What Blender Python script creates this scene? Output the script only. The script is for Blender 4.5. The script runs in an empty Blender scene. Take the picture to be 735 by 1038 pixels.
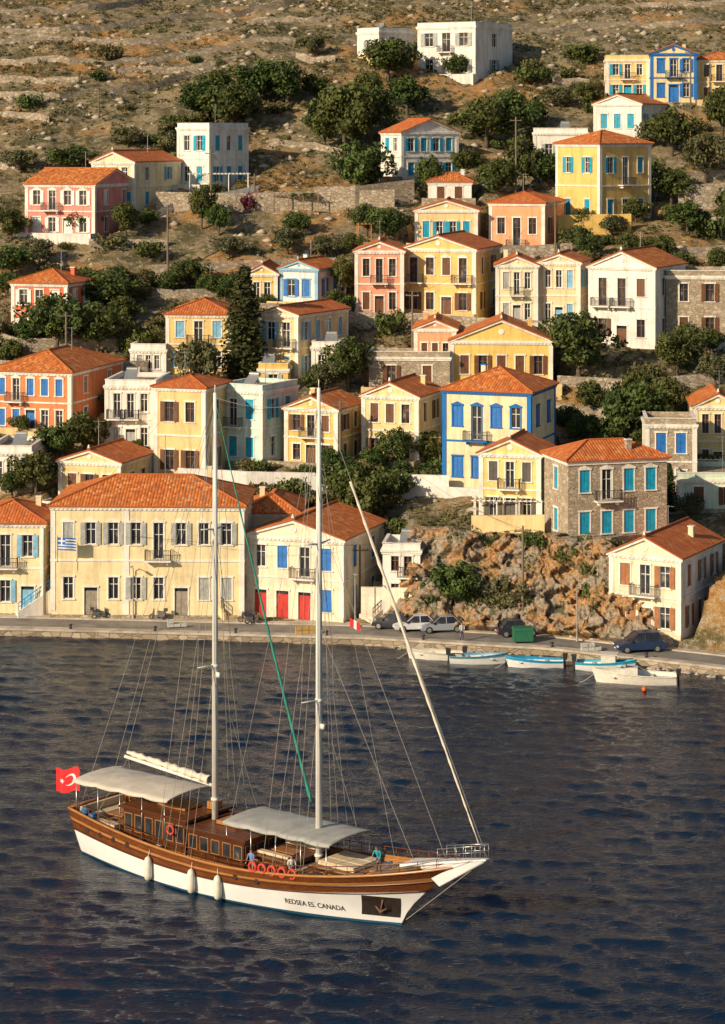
import bpy, math, random
import numpy as np
from mathutils import Vector, Matrix
random.seed(7); rng=np.random.default_rng(7)
scene=bpy.context.scene
F=2400.;CX=367.5;HY=133.;H=47.

# ---------------------------------------------------------------- noise / terrain
def h2(ix,iy,s):
    n=(ix*374761393+iy*668265263+s*144269504)&0xffffffff
    n=((n^(n>>13))*1274126177)&0xffffffff
    return ((n^(n>>16))&0xffff)/65535.
def vn(x,y,s=0):
    x=np.asarray(x,float);y=np.asarray(y,float)
    ix=np.floor(x).astype(np.int64);iy=np.floor(y).astype(np.int64)
    fx=x-ix;fy=y-iy;fx=fx*fx*(3-2*fx);fy=fy*fy*(3-2*fy)
    a=h2(ix,iy,s);b=h2(ix+1,iy,s);c=h2(ix,iy+1,s);d=h2(ix+1,iy+1,s)
    return (a*(1-fx)+b*fx)*(1-fy)+(c*(1-fx)+d*fx)*fy
def fbm(x,y,o=4,s=0):
    t=0;a=.5;n=0
    for i in range(o):
        t=t+a*vn(x*2**i,y*2**i,s+i*17);n+=a;a*=.5
    return t/n
def cell(x,y,s):
    ix=np.floor(x).astype(np.int64);iy=np.floor(y).astype(np.int64);best=np.full(x.shape,9.);val=np.zeros(x.shape)
    for dx in (-1,0,1):
        for dy in (-1,0,1):
            jx=h2(ix+dx,iy+dy,s);jy=h2(ix+dx,iy+dy,s+7);d=(ix+dx+jx-x)**2+(iy+dy+jy-y)**2
            tl=h2(ix+dx,iy+dy,s+13)+.5*(x-ix-dx-jx)*(h2(ix+dx,iy+dy,s+19)-.5)+.6*(y-iy-dy-jy)*(h2(ix+dx,iy+dy,s+23)-.5)
            k=d<best;best=np.where(k,d,best);val=np.where(k,tl,val)
    return val
QX=[-700,-60,-33,0,17,31,45,700];QY=[238,222,220.5,216.6,212,204.5,196,130]
def yq(X): return np.interp(X,QX,QY)
ROADW=5.7;QZ=.7
def sm(x): x=np.clip(x,0,1);return x*x*(3-2*x)
def height(X,Y):
    X=np.asarray(X,float);Y=np.asarray(Y,float)
    Yb=yq(X)+ROADW
    cl=sm((X-2)/3)*(1-.35*sm((X-22)/3))
    t=np.clip((Y-Yb)/np.maximum(246-Yb,1),0,1)
    g=t*(1-cl)+cl*(sm(t/.2)*.84+t*.16)
    low=QZ-.05+9.05*g
    up=np.interp(Y,[246,270,290,312,330,370,410,480,600,800,1200],[9.7,19.2,25.6,33.7,40.5,55.9,69.7,94,142,205,215])
    z=np.where(Y<246,low,up)
    r=sm((Y-Yb-1)/8)
    z=z+r*((fbm(X/16,Y/16,3,3)-.5)*3.0+(fbm(X/4,Y/4,3,9)-.5)*1.1)
    z=z+sm((Y-400)/60)*((fbm(X/70,Y/70,3,31)-.5)*22)
    return z
foot=[]
def ray(px,py):
    u=(px-CX)/F;v=(py-HY)/F
    Ys=np.arange(203,800,.2)
    hh=height(u*Ys,Ys);z=H-v*Ys
    k=np.argmax((z<=hh)&(Ys>yq(u*Ys)))
    return u*Ys[k],Ys[k],float(hh[k])
def onz(px,py,z=QZ):
    Y=(H-z)*F/(py-HY);return ((px-CX)/F*Y,Y,z)
def ground(x,y):
    z=height(x,y)
    for (cx,cy,ex,ey,a,b,bz) in foot:
        dx=x-cx;dy=y-cy;lx=dx*ex[0]+dy*ex[1];ly=dx*ey[0]+dy*ey[1]
        ins=(lx>-a-1.1)&(lx<1.1)&(ly>-.8)&(ly<b+1.0)
        z=np.where(ins,np.minimum(z,bz-.04),z)
    return z
def infoot(x,y,m=.6):
    r=np.zeros(np.shape(x),bool)
    for (cx,cy,ex,ey,a,b,bz) in foot:
        dx=x-cx;dy=y-cy;lx=dx*ex[0]+dy*ex[1];ly=dx*ey[0]+dy*ey[1]
        r|=(lx>-a-m)&(lx<m)&(ly>-m)&(ly<b+m)
    return r

# ---------------------------------------------------------------- materials
def nt(name):
    m=bpy.data.materials.new(name);m.use_nodes=True
    n=m.node_tree;n.nodes.clear()
    o=n.nodes.new('ShaderNodeOutputMaterial');p=n.nodes.new('ShaderNodeBsdfPrincipled')
    n.links.new(p.outputs[0],o.inputs[0]);return m,n,p
def N(n,t,**k):
    x=n.nodes.new(t)
    for a,b in k.items():
        if a.startswith('i_'): x.inputs[a[2:].replace('_',' ')].default_value=b
        else: setattr(x,a,b)
    return x
def coords(n,sc=(1,1,1),kind='Object'):
    t=N(n,'ShaderNodeTexCoord');m=N(n,'ShaderNodeMapping');m.inputs['Scale'].default_value=sc
    n.links.new(t.outputs[kind],m.inputs[0]);return m.outputs[0]
def noise(n,co,scale,detail=3,rough=.6):
    x=N(n,'ShaderNodeTexNoise');x.inputs['Scale'].default_value=scale;x.inputs['Detail'].default_value=detail;x.inputs['Roughness'].default_value=rough
    n.links.new(co,x.inputs['Vector']);return x.outputs['Fac']
def ramp(n,fac,stops):
    r=N(n,'ShaderNodeValToRGB');e=r.color_ramp.elements
    while len(e)<len(stops): e.new(.5)
    for i,(p,c) in enumerate(stops):
        e[i].position=p;e[i].color=(*c,1) if len(c)==3 else c
    n.links.new(fac,r.inputs[0]);return r.outputs[0]
def mix(n,fac,a,b,bt='MIX'):
    x=N(n,'ShaderNodeMix',data_type='RGBA',blend_type=bt)
    for s,v in ((0,fac),(6,a),(7,b)):
        if isinstance(v,(int,float)): x.inputs[s].default_value=v
        elif isinstance(v,tuple): x.inputs[s].default_value=(*v,1)
        else: n.links.new(v,x.inputs[s])
    return x.outputs[2]
def bump(n,p,hgt,st=.3,dist=.05):
    b=N(n,'ShaderNodeBump');b.inputs['Strength'].default_value=st;b.inputs['Distance'].default_value=dist
    n.links.new(hgt,b.inputs['Height']);n.links.new(b.outputs[0],p.inputs['Normal']);return b
def mul(c,k): return tuple(min(1,max(0,x*k)) for x in c)
cache={}
def mat(name,col,rough=.7,var=.15,scale=3.,metal=0,bmp=0):
    if name in cache: return cache[name]
    m,n,p=nt(name)
    f=noise(n,coords(n),scale)
    n.links.new(ramp(n,f,[(.3,mul(col,1-var)),(.7,mul(col,1+var))]),p.inputs['Base Color'])
    p.inputs['Roughness'].default_value=rough;p.inputs['Metallic'].default_value=metal
    if bmp: bump(n,p,noise(n,coords(n),scale*4,2),bmp,.03)
    cache[name]=m;return m
def plaster(col):
    k='plaster_%02d_%02d_%02d'%tuple(int(c*99) for c in col)
    if k in cache: return cache[k]
    m,n,p=nt(k);co=coords(n)
    big=noise(n,co,.45,4,.7);st=noise(n,coords(n,(1.6,1.6,.16)),1.0,3,.7);fi=noise(n,co,7,2)
    c1=ramp(n,big,[(.30,mul(col,.70)),(.5,col),(.75,mul(col,1.05))])
    dirt=tuple(a*.6+b*.4 for a,b in zip(mul(col,.55),(.30,.22,.13)))
    f=ramp(n,st,[(.48,(0,0,0)),(.74,(.65,.65,.65))])
    c2=mix(n,f,c1,dirt)
    n.links.new(mix(n,.14,c2,ramp(n,fi,[(.3,mul(col,.5)),(.7,mul(col,1.2))])),p.inputs['Base Color'])
    p.inputs['Roughness'].default_value=.9;p.inputs['Specular IOR Level'].default_value=.2
    bump(n,p,fi,.25,.03);cache[k]=m;return m
def stone(name,ca,cb,sc=2.2,mort=(.20,.16,.11)):
    if name in cache: return cache[name]
    m,n,p=nt(name);co=coords(n,(1,1,1.5))
    nz=noise(n,co,1.0,3)
    v=N(n,'ShaderNodeTexVoronoi',i_Scale=sc);n.links.new(co,v.inputs['Vector'])
    e=N(n,'ShaderNodeTexVoronoi',feature='DISTANCE_TO_EDGE',i_Scale=sc);n.links.new(co,e.inputs['Vector'])
    s=N(n,'ShaderNodeSeparateColor');n.links.new(v.outputs['Color'],s.inputs[0])
    c=ramp(n,s.outputs[0],[(0,mul(ca,.7)),(.5,ca),(1,cb)])
    c=mix(n,ramp(n,nz,[(.4,(0,0,0)),(.7,(.6,.6,.6))]),c,mul(cb,.6))
    ed=ramp(n,e.outputs['Distance'],[(.0,(0,0,0)),(.07,(1,1,1))])
    n.links.new(mix(n,ed,mort,c),p.inputs['Base Color']);p.inputs['Roughness'].default_value=.92
    bump(n,p,ed,.7,.06);cache[name]=m;return m
def rooftile(name):
    m,n,p=nt(name)
    co=coords(n,(1,1,1),'UV')
    sp=N(n,'ShaderNodeSeparateXYZ');n.links.new(co,sp.inputs[0])
    def mth(op,a,b=None):
        x=N(n,'ShaderNodeMath',operation=op)
        for i,q in enumerate((a,b)):
            if q is None: continue
            if isinstance(q,(int,float)): x.inputs[i].default_value=q
            else: n.links.new(q,x.inputs[i])
        return x.outputs[0]
    u=mth('MULTIPLY',sp.outputs[0],1/.3);v=mth('MULTIPLY',sp.outputs[1],1/.42)
    cb=N(n,'ShaderNodeCombineXYZ');n.links.new(mth('FLOOR',u),cb.inputs[0]);n.links.new(mth('FLOOR',v),cb.inputs[1])
    w=N(n,'ShaderNodeTexWhiteNoise');n.links.new(cb.outputs[0],w.inputs[0])
    c=ramp(n,w.outputs[0],[(0,(.44,.10,.02)),(.4,(.62,.17,.025)),(.8,(.74,.24,.045)),(1,(.78,.40,.14))])
    oi=N(n,'ShaderNodeObjectInfo')
    c=mix(n,ramp(n,oi.outputs['Random'],[(0,(0,0,0)),(1,(.5,.5,.5))]),c,(.56,.115,.03))
    big=noise(n,coords(n),.6,4,.7)
    c=mix(n,ramp(n,big,[(.5,(0,0,0)),(.75,(.6,.6,.6))]),c,(.30,.14,.07))
    sh=mth('ABSOLUTE',mth('SINE',mth('MULTIPLY',u,math.pi)))
    fr=mth('FRACT',v)
    hh=mth('ADD',sh,mth('MULTIPLY',fr,-.4))
    c=mix(n,ramp(n,sh,[(0,(.5,.5,.5)),(.4,(0,0,0))]),c,(.2,.05,.015))
    n.links.new(c,p.inputs['Base Color']);p.inputs['Roughness'].default_value=.85
    bump(n,p,hh,.6,.07);cache[name]=m;return m
TILE=rooftile('terracotta_tiles')
def glassm():
    m,n,p=nt('window_glass')
    f=noise(n,coords(n),.8,2)
    n.links.new(ramp(n,f,[(.4,(.02,.022,.028)),(.62,(.05,.05,.055)),(.7,(.22,.2,.17))]),p.inputs['Base Color'])
    p.inputs['Roughness'].default_value=.12;return m
GLASS=glassm()
WHITE=mat('white_paint',(.80,.78,.72),.6,.06)
IRON=mat('wrought_iron',(.04,.04,.045),.5,.1)
def woodm(name,ca,cb,rough=.3,axis=(.25,6,6)):
    if name in cache: return cache[name]
    m,n,p=nt(name);f=noise(n,coords(n,axis),2.0,4,.7)
    n.links.new(ramp(n,f,[(.3,ca),(.7,cb)]),p.inputs['Base Color']);p.inputs['Roughness'].default_value=rough
    bump(n,p,f,.15,.01);cache[name]=m;return m

# ---------------------------------------------------------------- mesh builder
class B:
    def __init__(s): s.v=[];s.f=[];s.m=[];s.uv=[]
    def add(s,vs,fs,m=0,uvs=None):
        k=len(s.v);s.v.extend([tuple(v) for v in vs])
        for i,f in enumerate(fs):
            s.f.append([k+j for j in f]);s.m.append(m)
            s.uv.append(uvs[i] if uvs else [(0,0)]*len(f))
    def box(s,x0,x1,y0,y1,z0,z1,m=0):
        s.add([(x0,y0,z0),(x1,y0,z0),(x1,y1,z0),(x0,y1,z0),(x0,y0,z1),(x1,y0,z1),(x1,y1,z1),(x0,y1,z1)],
              [(0,3,2,1),(4,5,6,7),(0,1,5,4),(1,2,6,5),(2,3,7,6),(3,0,4,7)],m)
    def hexa(s,p,m=0):
        s.add(p,[(0,3,2,1),(4,5,6,7),(0,1,5,4),(1,2,6,5),(2,3,7,6),(3,0,4,7)],m)
    def tube(s,pts,rad,n=8,m=0,cap=True):
        pts=[Vector(p) for p in pts]
        if isinstance(rad,(int,float)): rad=[rad]*len(pts)
        vs=[]
        for i,p in enumerate(pts):
            d=(pts[min(i+1,len(pts)-1)]-pts[max(i-1,0)]).normalized()
            up=Vector((0,0,1)) if abs(d.z)<.9 else Vector((1,0,0))
            a=d.cross(up).normalized();b=d.cross(a)
            for k in range(n):
                t=2*math.pi*k/n;vs.append(p+a*math.cos(t)*rad[i]+b*math.sin(t)*rad[i])
        fs=[]
        for i in range(len(pts)-1):
            for k in range(n):
                fs.append((i*n+k,i*n+(k+1)%n,(i+1)*n+(k+1)%n,(i+1)*n+k))
        if cap: fs.append(tuple(range(n))[::-1]);fs.append(tuple((len(pts)-1)*n+k for k in range(n)))
        s.add(vs,fs,m)
    def grid(s,P,m=0,mf=None,close=False):
        R=len(P);C=len(P[0]);vs=[q for r in P for q in r];fs=[];k0=len(s.f)
        s_m=[]
        for i in range(R-1):
            for j in range(C-1 if not close else C):
                fs.append((i*C+j,i*C+(j+1)%C,(i+1)*C+(j+1)%C,(i+1)*C+j));s_m.append(mf(i,j) if mf else m)
        s.add(vs,fs,m)
        s.m[k0:]=s_m
    def sphere(s,c,r,m=0,n=10,k=6,sc=(1,1,1)):
        P=[]
        for i in range(k+1):
            t=math.pi*i/k
            P.append([(c[0]+r*sc[0]*math.sin(t)*math.cos(2*math.pi*j/n),c[1]+r*sc[1]*math.sin(t)*math.sin(2*math.pi*j/n),c[2]+r*sc[2]*math.cos(t)) for j in range(n)])
        s.grid(P,m,close=True)
    def torus(s,c,R,r,ax='y',m=0,n=16,k=6):
        P=[]
        for i in range(n+1):
            t=2*math.pi*i/n;row=[]
            for j in range(k):
                q=2*math.pi*j/k;a=(R+r*math.cos(q));x,y,z=a*math.cos(t),r*math.sin(q),a*math.sin(t)
                if ax=='x': x,y=y,x
                if ax=='z': y,z=z,y
                row.append((c[0]+x,c[1]+y,c[2]+z))
            P.append(row)
        s.grid(P,m,close=True)
    def obj(s,name,mats,parent=None,smooth=False,loc=None,rot=None,bev=0):
        if not s.v: return None
        me=bpy.data.meshes.new(name);me.from_pydata(s.v,[],s.f)
        for x in (mats if isinstance(mats,list) else [mats]): me.materials.append(x)
        me.polygons.foreach_set('material_index',s.m)
        if any(q!=(0,0) for u in s.uv[:400] for q in u):
            l=me.uv_layers.new(name='UVMap');l.data.foreach_set('uv',[c for u in s.uv for q in u for c in q])
        if smooth: me.polygons.foreach_set('use_smooth',[True]*len(s.f))
        me.update()
        o=bpy.data.objects.new(name,me);scene.collection.objects.link(o)
        if parent: o.parent=parent
        if loc: o.location=loc
        if rot is not None: o.rotation_euler=(0,0,rot) if isinstance(rot,(int,float)) else rot
        if bev:
            b=o.modifiers.new('bevel','BEVEL');b.width=bev;b.segments=2;b.limit_method='ANGLE'
        return o
def empty(name,loc=(0,0,0),rot=0):
    e=bpy.data.objects.new(name,None);scene.collection.objects.link(e);e.location=loc;e.rotation_euler=(0,0,rot);e.empty_display_size=.5;return e
def npmesh(name,V,Q,mats,mi=None,tint=None,smooth=False,link=True):
    me=bpy.data.meshes.new(name);nq=len(Q);k=Q.shape[1]
    me.vertices.add(len(V));me.vertices.foreach_set('co',V.astype(np.float32).ravel())
    me.loops.add(nq*k);me.loops.foreach_set('vertex_index',Q.astype(np.int32).ravel())
    me.polygons.add(nq);me.polygons.foreach_set('loop_start',np.arange(nq,dtype=np.int32)*k);me.polygons.foreach_set('loop_total',np.full(nq,k,dtype=np.int32))
    for x in mats: me.materials.append(x)
    if mi is not None: me.polygons.foreach_set('material_index',mi.astype(np.int32))
    if smooth: me.polygons.foreach_set('use_smooth',np.ones(nq,bool))
    me.update(calc_edges=True)
    if tint is not None:
        a=me.attributes.new('tint','FLOAT','FACE');a.data.foreach_set('value',tint.astype(np.float32))
    me.validate()
    if not link: return me
    o=bpy.data.objects.new(name,me);scene.collection.objects.link(o);return o
def gridq(nx,ny):
    I=np.arange(nx*ny).reshape(ny,nx)
    return np.stack([I[:-1,:-1],I[:-1,1:],I[1:,1:],I[1:,:-1]],-1).reshape(-1,4)

# ---------------------------------------------------------------- houses
cream=(.84,.65,.33);yel=(.84,.56,.17);pale=(.85,.71,.44);wht=(.86,.82,.75);coral=(.80,.26,.11);pink=(.82,.30,.23);mint=(.60,.78,.70);salmon=(.86,.41,.22);stn='stone'
T_w=(.86,.82,.73);blue=(.02,.17,.52);turq=(.01,.34,.52);navy=(.03,.08,.30);brn=(.15,.06,.025);red=(.50,.03,.02);grn=(.04,.24,.16);gry=(.40,.41,.38);lbl=(.22,.47,.64)
def RUB(): return stone('rubble_stone',(.44,.35,.24),(.56,.47,.35),2.1,(.30,.25,.18))
def facade(pt,O,u,n,W,z0,z1,ops,shut,rnd,wk='walls'):
    P=lambda a,z,d:(O[0]+u[0]*a+n[0]*d,O[1]+u[1]*a+n[1]*d,z)
    us=sorted({0,W}|{o[0] for o in ops}|{o[1] for o in ops});zs=sorted({z0,z1}|{o[2] for o in ops}|{o[3] for o in ops})
    w=pt[wk]
    for i in range(len(us)-1):
        for j in range(len(zs)-1):
            a,b,c,d=us[i],us[i+1],zs[j],zs[j+1];ma,mz=(a+b)/2,(c+d)/2
            if any(o[0]<ma<o[1] and o[2]<mz<o[3] for o in ops): continue
            w.add([P(a,c,0),P(b,c,0),P(b,d,0),P(a,d,0)],[(0,1,2,3)])
    def fb(part,a0,a1,c0,c1,d0,d1): pt[part].hexa([P(a0,c0,d1),P(a1,c0,d1),P(a1,c0,d0),P(a0,c0,d0),P(a0,c1,d1),P(a1,c1,d1),P(a1,c1,d0),P(a0,c1,d0)])
    D=-.2
    for (a,b,c,d,k) in ops:
        w.add([P(a,c,0),P(b,c,0),P(b,d,0),P(a,d,0),P(a,c,D),P(b,c,D),P(b,d,D),P(a,d,D)],[(0,4,5,1),(1,5,6,2),(2,6,7,3),(3,7,4,0)])
        t=.13
        fb('trim',a-t,a,c,d,-.02,.05);fb('trim',b,b+t,c,d,-.02,.05);fb('trim',a-t-.06,b+t+.06,d,d+.16,-.02,.10)
        if k!='d': fb('trim',a-t-.05,b+t+.05,c-.1,c,-.02,.13)
        m=(a+b)/2
        if c>3 and len(ops)>6 and rnd.random()<2:
            q=d+.162;hw=(b-a)/2+t
            pt['trim'].add([P(m-hw,q,-.01),P(m+hw,q,-.01),P(m,q+.26,-.01),P(m-hw,q,.09),P(m+hw,q,.09),P(m,q+.26,.09)],[(3,4,5),(0,3,5,2),(1,2,5,4),(0,1,4,3)])
        if k=='d':
            fb('doors',a,m-.01,c,d-.35,-.16,-.1);fb('doors',m+.01,b,c,d-.35,-.16,-.1);fb('doors',a+.08,m-.09,c+.2,c+.9,-.1,-.07);fb('doors',m+.09,b-.08,c+.2,c+.9,-.1,-.07)
            pt['glass'].add([P(a,d-.35,D+.02),P(b,d-.35,D+.02),P(b,d,D+.02),P(a,d,D+.02)],[(0,1,2,3)]);continue
        if k=='c':
            for q0,q1 in ((a+.01,m-.012),(m+.012,b-.01)):
                fb('shutters',q0,q1,c+.01,d-.01,-.10,-.055)
                z=c+.12
                while z<d-.15: fb('shutters',q0+.06,q1-.06,z,z+.05,-.055,-.03);z+=.12
            continue
        pt['glass'].add([P(a,c,D+.01),P(b,c,D+.01),P(b,d,D+.01),P(a,d,D+.01)],[(0,1,2,3)])
        f=.06
        for (p,q,r,s2) in ((a,a+f,c,d),(b-f,b,c,d),(m-.03,m+.03,c+f,d-f),(a+f,b-f,c,c+f),(a+f,b-f,d-f,d)):
            fb('window_frames',p,q,r,s2,D+.02,D+.08)
        z=c+(d-c)*.66;fb('window_frames',a+f,m-.03,z,z+.05,D+.02,D+.07);fb('window_frames',m+.03,b-f,z,z+.05,D+.02,D+.07)
        if k=='o':
            hw=(b-a)/2
            for q0,q1 in ((a-hw-.02,a-.03),(b+.03,b+hw+.02)):
                fb('shutters',q0,q1,c,d,.062,.10)
                z=c+.1
                while z<d-.12: fb('shutters',q0+.05,q1-.05,z,z+.05,.10,.12);z+=.12
def uvpoly(p):
    nn=Vector((0,0,0))
    for i in range(len(p)):
        q=Vector(p[i]);r=Vector(p[(i+1)%len(p)]);nn+=q.cross(r)
    nn.normalize();uu=nn.cross(Vector((0,0,1)));uu=uu.normalized() if uu.length>1e-4 else Vector((1,0,0));vv=nn.cross(uu)
    return [(Vector(q).dot(uu),Vector(q).dot(vv)) for q in p]
def slab(bd,p,t=.13,lift=.15):
    k=len(p);top=[(x,y,z+lift) for x,y,z in p];bot=[(x,y,z+lift-t) for x,y,z in p]
    bd.add(top,[tuple(range(k))],0,[uvpoly(top)])
    bd.add(top+bot,[tuple(range(2*k-1,k-1,-1))]+[(i,k+i,k+(i+1)%k,(i+1)%k) for i in range(k)],0)
def gable_roof(pt,a,b,h,pitch,sw,o=.35):
    tp=math.tan(pitch)
    if not sw:
        r=a/2*tp;e=h-o*tp
        slab(pt['roof'],[(-a-o,b+o,e),(-a-o,-o,e),(-a/2,-o,h+r),(-a/2,b+o,h+r)])
        slab(pt['roof'],[(o,-o,e),(o,b+o,e),(-a/2,b+o,h+r),(-a/2,-o,h+r)])
        pt['walls'].add([(-a,0,h),(0,0,h),(-a/2,0,h+r)],[(0,1,2)]);pt['walls'].add([(0,b,h),(-a,b,h),(-a/2,b,h+r)],[(0,1,2)])
        for s in (-1,1):
            x0=-a/2+s*(a/2+.28);x1=-a/2
            for y0,y1 in ((-.26,.0),(b,b+.26)):
                z0=h-.24*tp
                pt['trim'].hexa([(x0,y0,z0-.2),(x1,y0,h+r-.24),(x1,y1,h+r-.24),(x0,y1,z0-.2),(x0,y0,z0+.01),(x1,y0,h+r+.01),(x1,y1,h+r+.01),(x0,y1,z0+.01)])
        pt['roof'].tube([(-a/2,-o,h+r+.17),(-a/2,b+o,h+r+.17)],.12,6)
        pt['trim'].tube([(-a/2,-.06,h+r*.42),(-a/2,.02,h+r*.42)],min(.32,r*.22),10)
        pt['trim'].hexa([(-a/2-.14,-.3,h+r+.12),(-a/2+.14,-.3,h+r+.12),(-a/2+.14,-.06,h+r+.12),(-a/2-.14,-.06,h+r+.12),(-a/2-.05,-.22,h+r+.6),(-a/2+.05,-.22,h+r+.6),(-a/2+.05,-.14,h+r+.6),(-a/2-.05,-.14,h+r+.6)])
    else:
        r=b/2*tp;e=h-o*tp
        slab(pt['roof'],[(-a-o,-o,e),(o,-o,e),(o,b/2,h+r),(-a-o,b/2,h+r)])
        slab(pt['roof'],[(o,b+o,e),(-a-o,b+o,e),(-a-o,b/2,h+r),(o,b/2,h+r)])
        pt['walls'].add([(0,0,h),(0,b,h),(0,b/2,h+r)],[(0,1,2)]);pt['walls'].add([(-a,b,h),(-a,0,h),(-a,b/2,h+r)],[(0,1,2)])
        for s in (-1,1):
            y0=b/2+s*(b/2+.28);y1=b/2
            for x0,x1 in ((0,.26),(-a-.26,-a)):
                z0=h-.24*tp
                pt['trim'].hexa([(x0,y0,z0-.14),(x0,y1,h+r-.16),(x1,y1,h+r-.16),(x1,y0,z0-.14),(x0,y0,z0+.01),(x0,y1,h+r+.01),(x1,y1,h+r+.01),(x1,y0,z0+.01)])
        pt['roof'].tube([(-a-o,b/2,h+r+.17),(o,b/2,h+r+.17)],.12,6)
def hip_roof(pt,a,b,h,pitch,o=.35):
    tp=math.tan(pitch);e=h-o*tp;m=min(a,b)/2;r=m*tp
    c=[(-a-o,-o,e),(o,-o,e),(o,b+o,e),(-a-o,b+o,e)]
    if a>=b: R0=(-a+m,b/2,h+r);R1=(-m,b/2,h+r)
    else: R0=(-a/2,m,h+r);R1=(-a/2,b-m,h+r)
    if a>=b: ps=[[c[0],c[1],R1,R0],[c[1],c[2],R1],[c[2],c[3],R0,R1],[c[3],c[0],R0]]
    else: ps=[[c[0],c[1],R0],[c[1],c[2],R1,R0],[c[2],c[3],R1],[c[3],c[0],R0,R1]]
    for p in ps: slab(pt['roof'],p)
    up=lambda p:(p[0],p[1],p[2]+.17)
    if (Vector(R0)-Vector(R1)).length>.1: pt['roof'].tube([up(R0),up(R1)],.11,6)
    for q in c:
        R=R0 if (Vector(q)-Vector(R0)).length<(Vector(q)-Vector(R1)).length else R1
        pt['roof'].tube([up(q),up(R)],.10,6)
def balcony(pt,O,u,n,ac,z,w=2.4,d=.95):
    P=lambda a,zz,dd:(O[0]+u[0]*a+n[0]*dd,O[1]+u[1]*a+n[1]*dd,zz)
    def fb(part,a0,a1,c0,c1,d0,d1): pt[part].hexa([P(a0,c0,d1),P(a1,c0,d1),P(a1,c0,d0),P(a0,c0,d0),P(a0,c1,d1),P(a1,c1,d1),P(a1,c1,d0),P(a0,c1,d0)])
    fb('trim',ac-w/2,ac+w/2,z-.14,z,-.02,d)
    for s in (-.7,.7): fb('trim',ac+s*w/2-.08,ac+s*w/2+.08,z-.45,z-.145,-.02,d*.6)
    fb('balcony_railing',ac-w/2+.03,ac+w/2-.03,z+.95,z+1.0,d-.07,d-.03)
    for s in (-1,1): 
        q=ac+s*(w/2-.05);fb('balcony_railing',q-.02,q+.02,z+.955,z+.995,0,d-.075)
        k=.1
        while k<d-.1: fb('balcony_railing',q-.014,q+.014,z+.004,z+.953,k,k+.028);k+=.16
    k=ac-w/2+.05
    while k<ac+w/2: fb('balcony_railing',k-.015,k+.015,z+.004,z+.948,d-.065,d-.035);k+=.15
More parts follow.
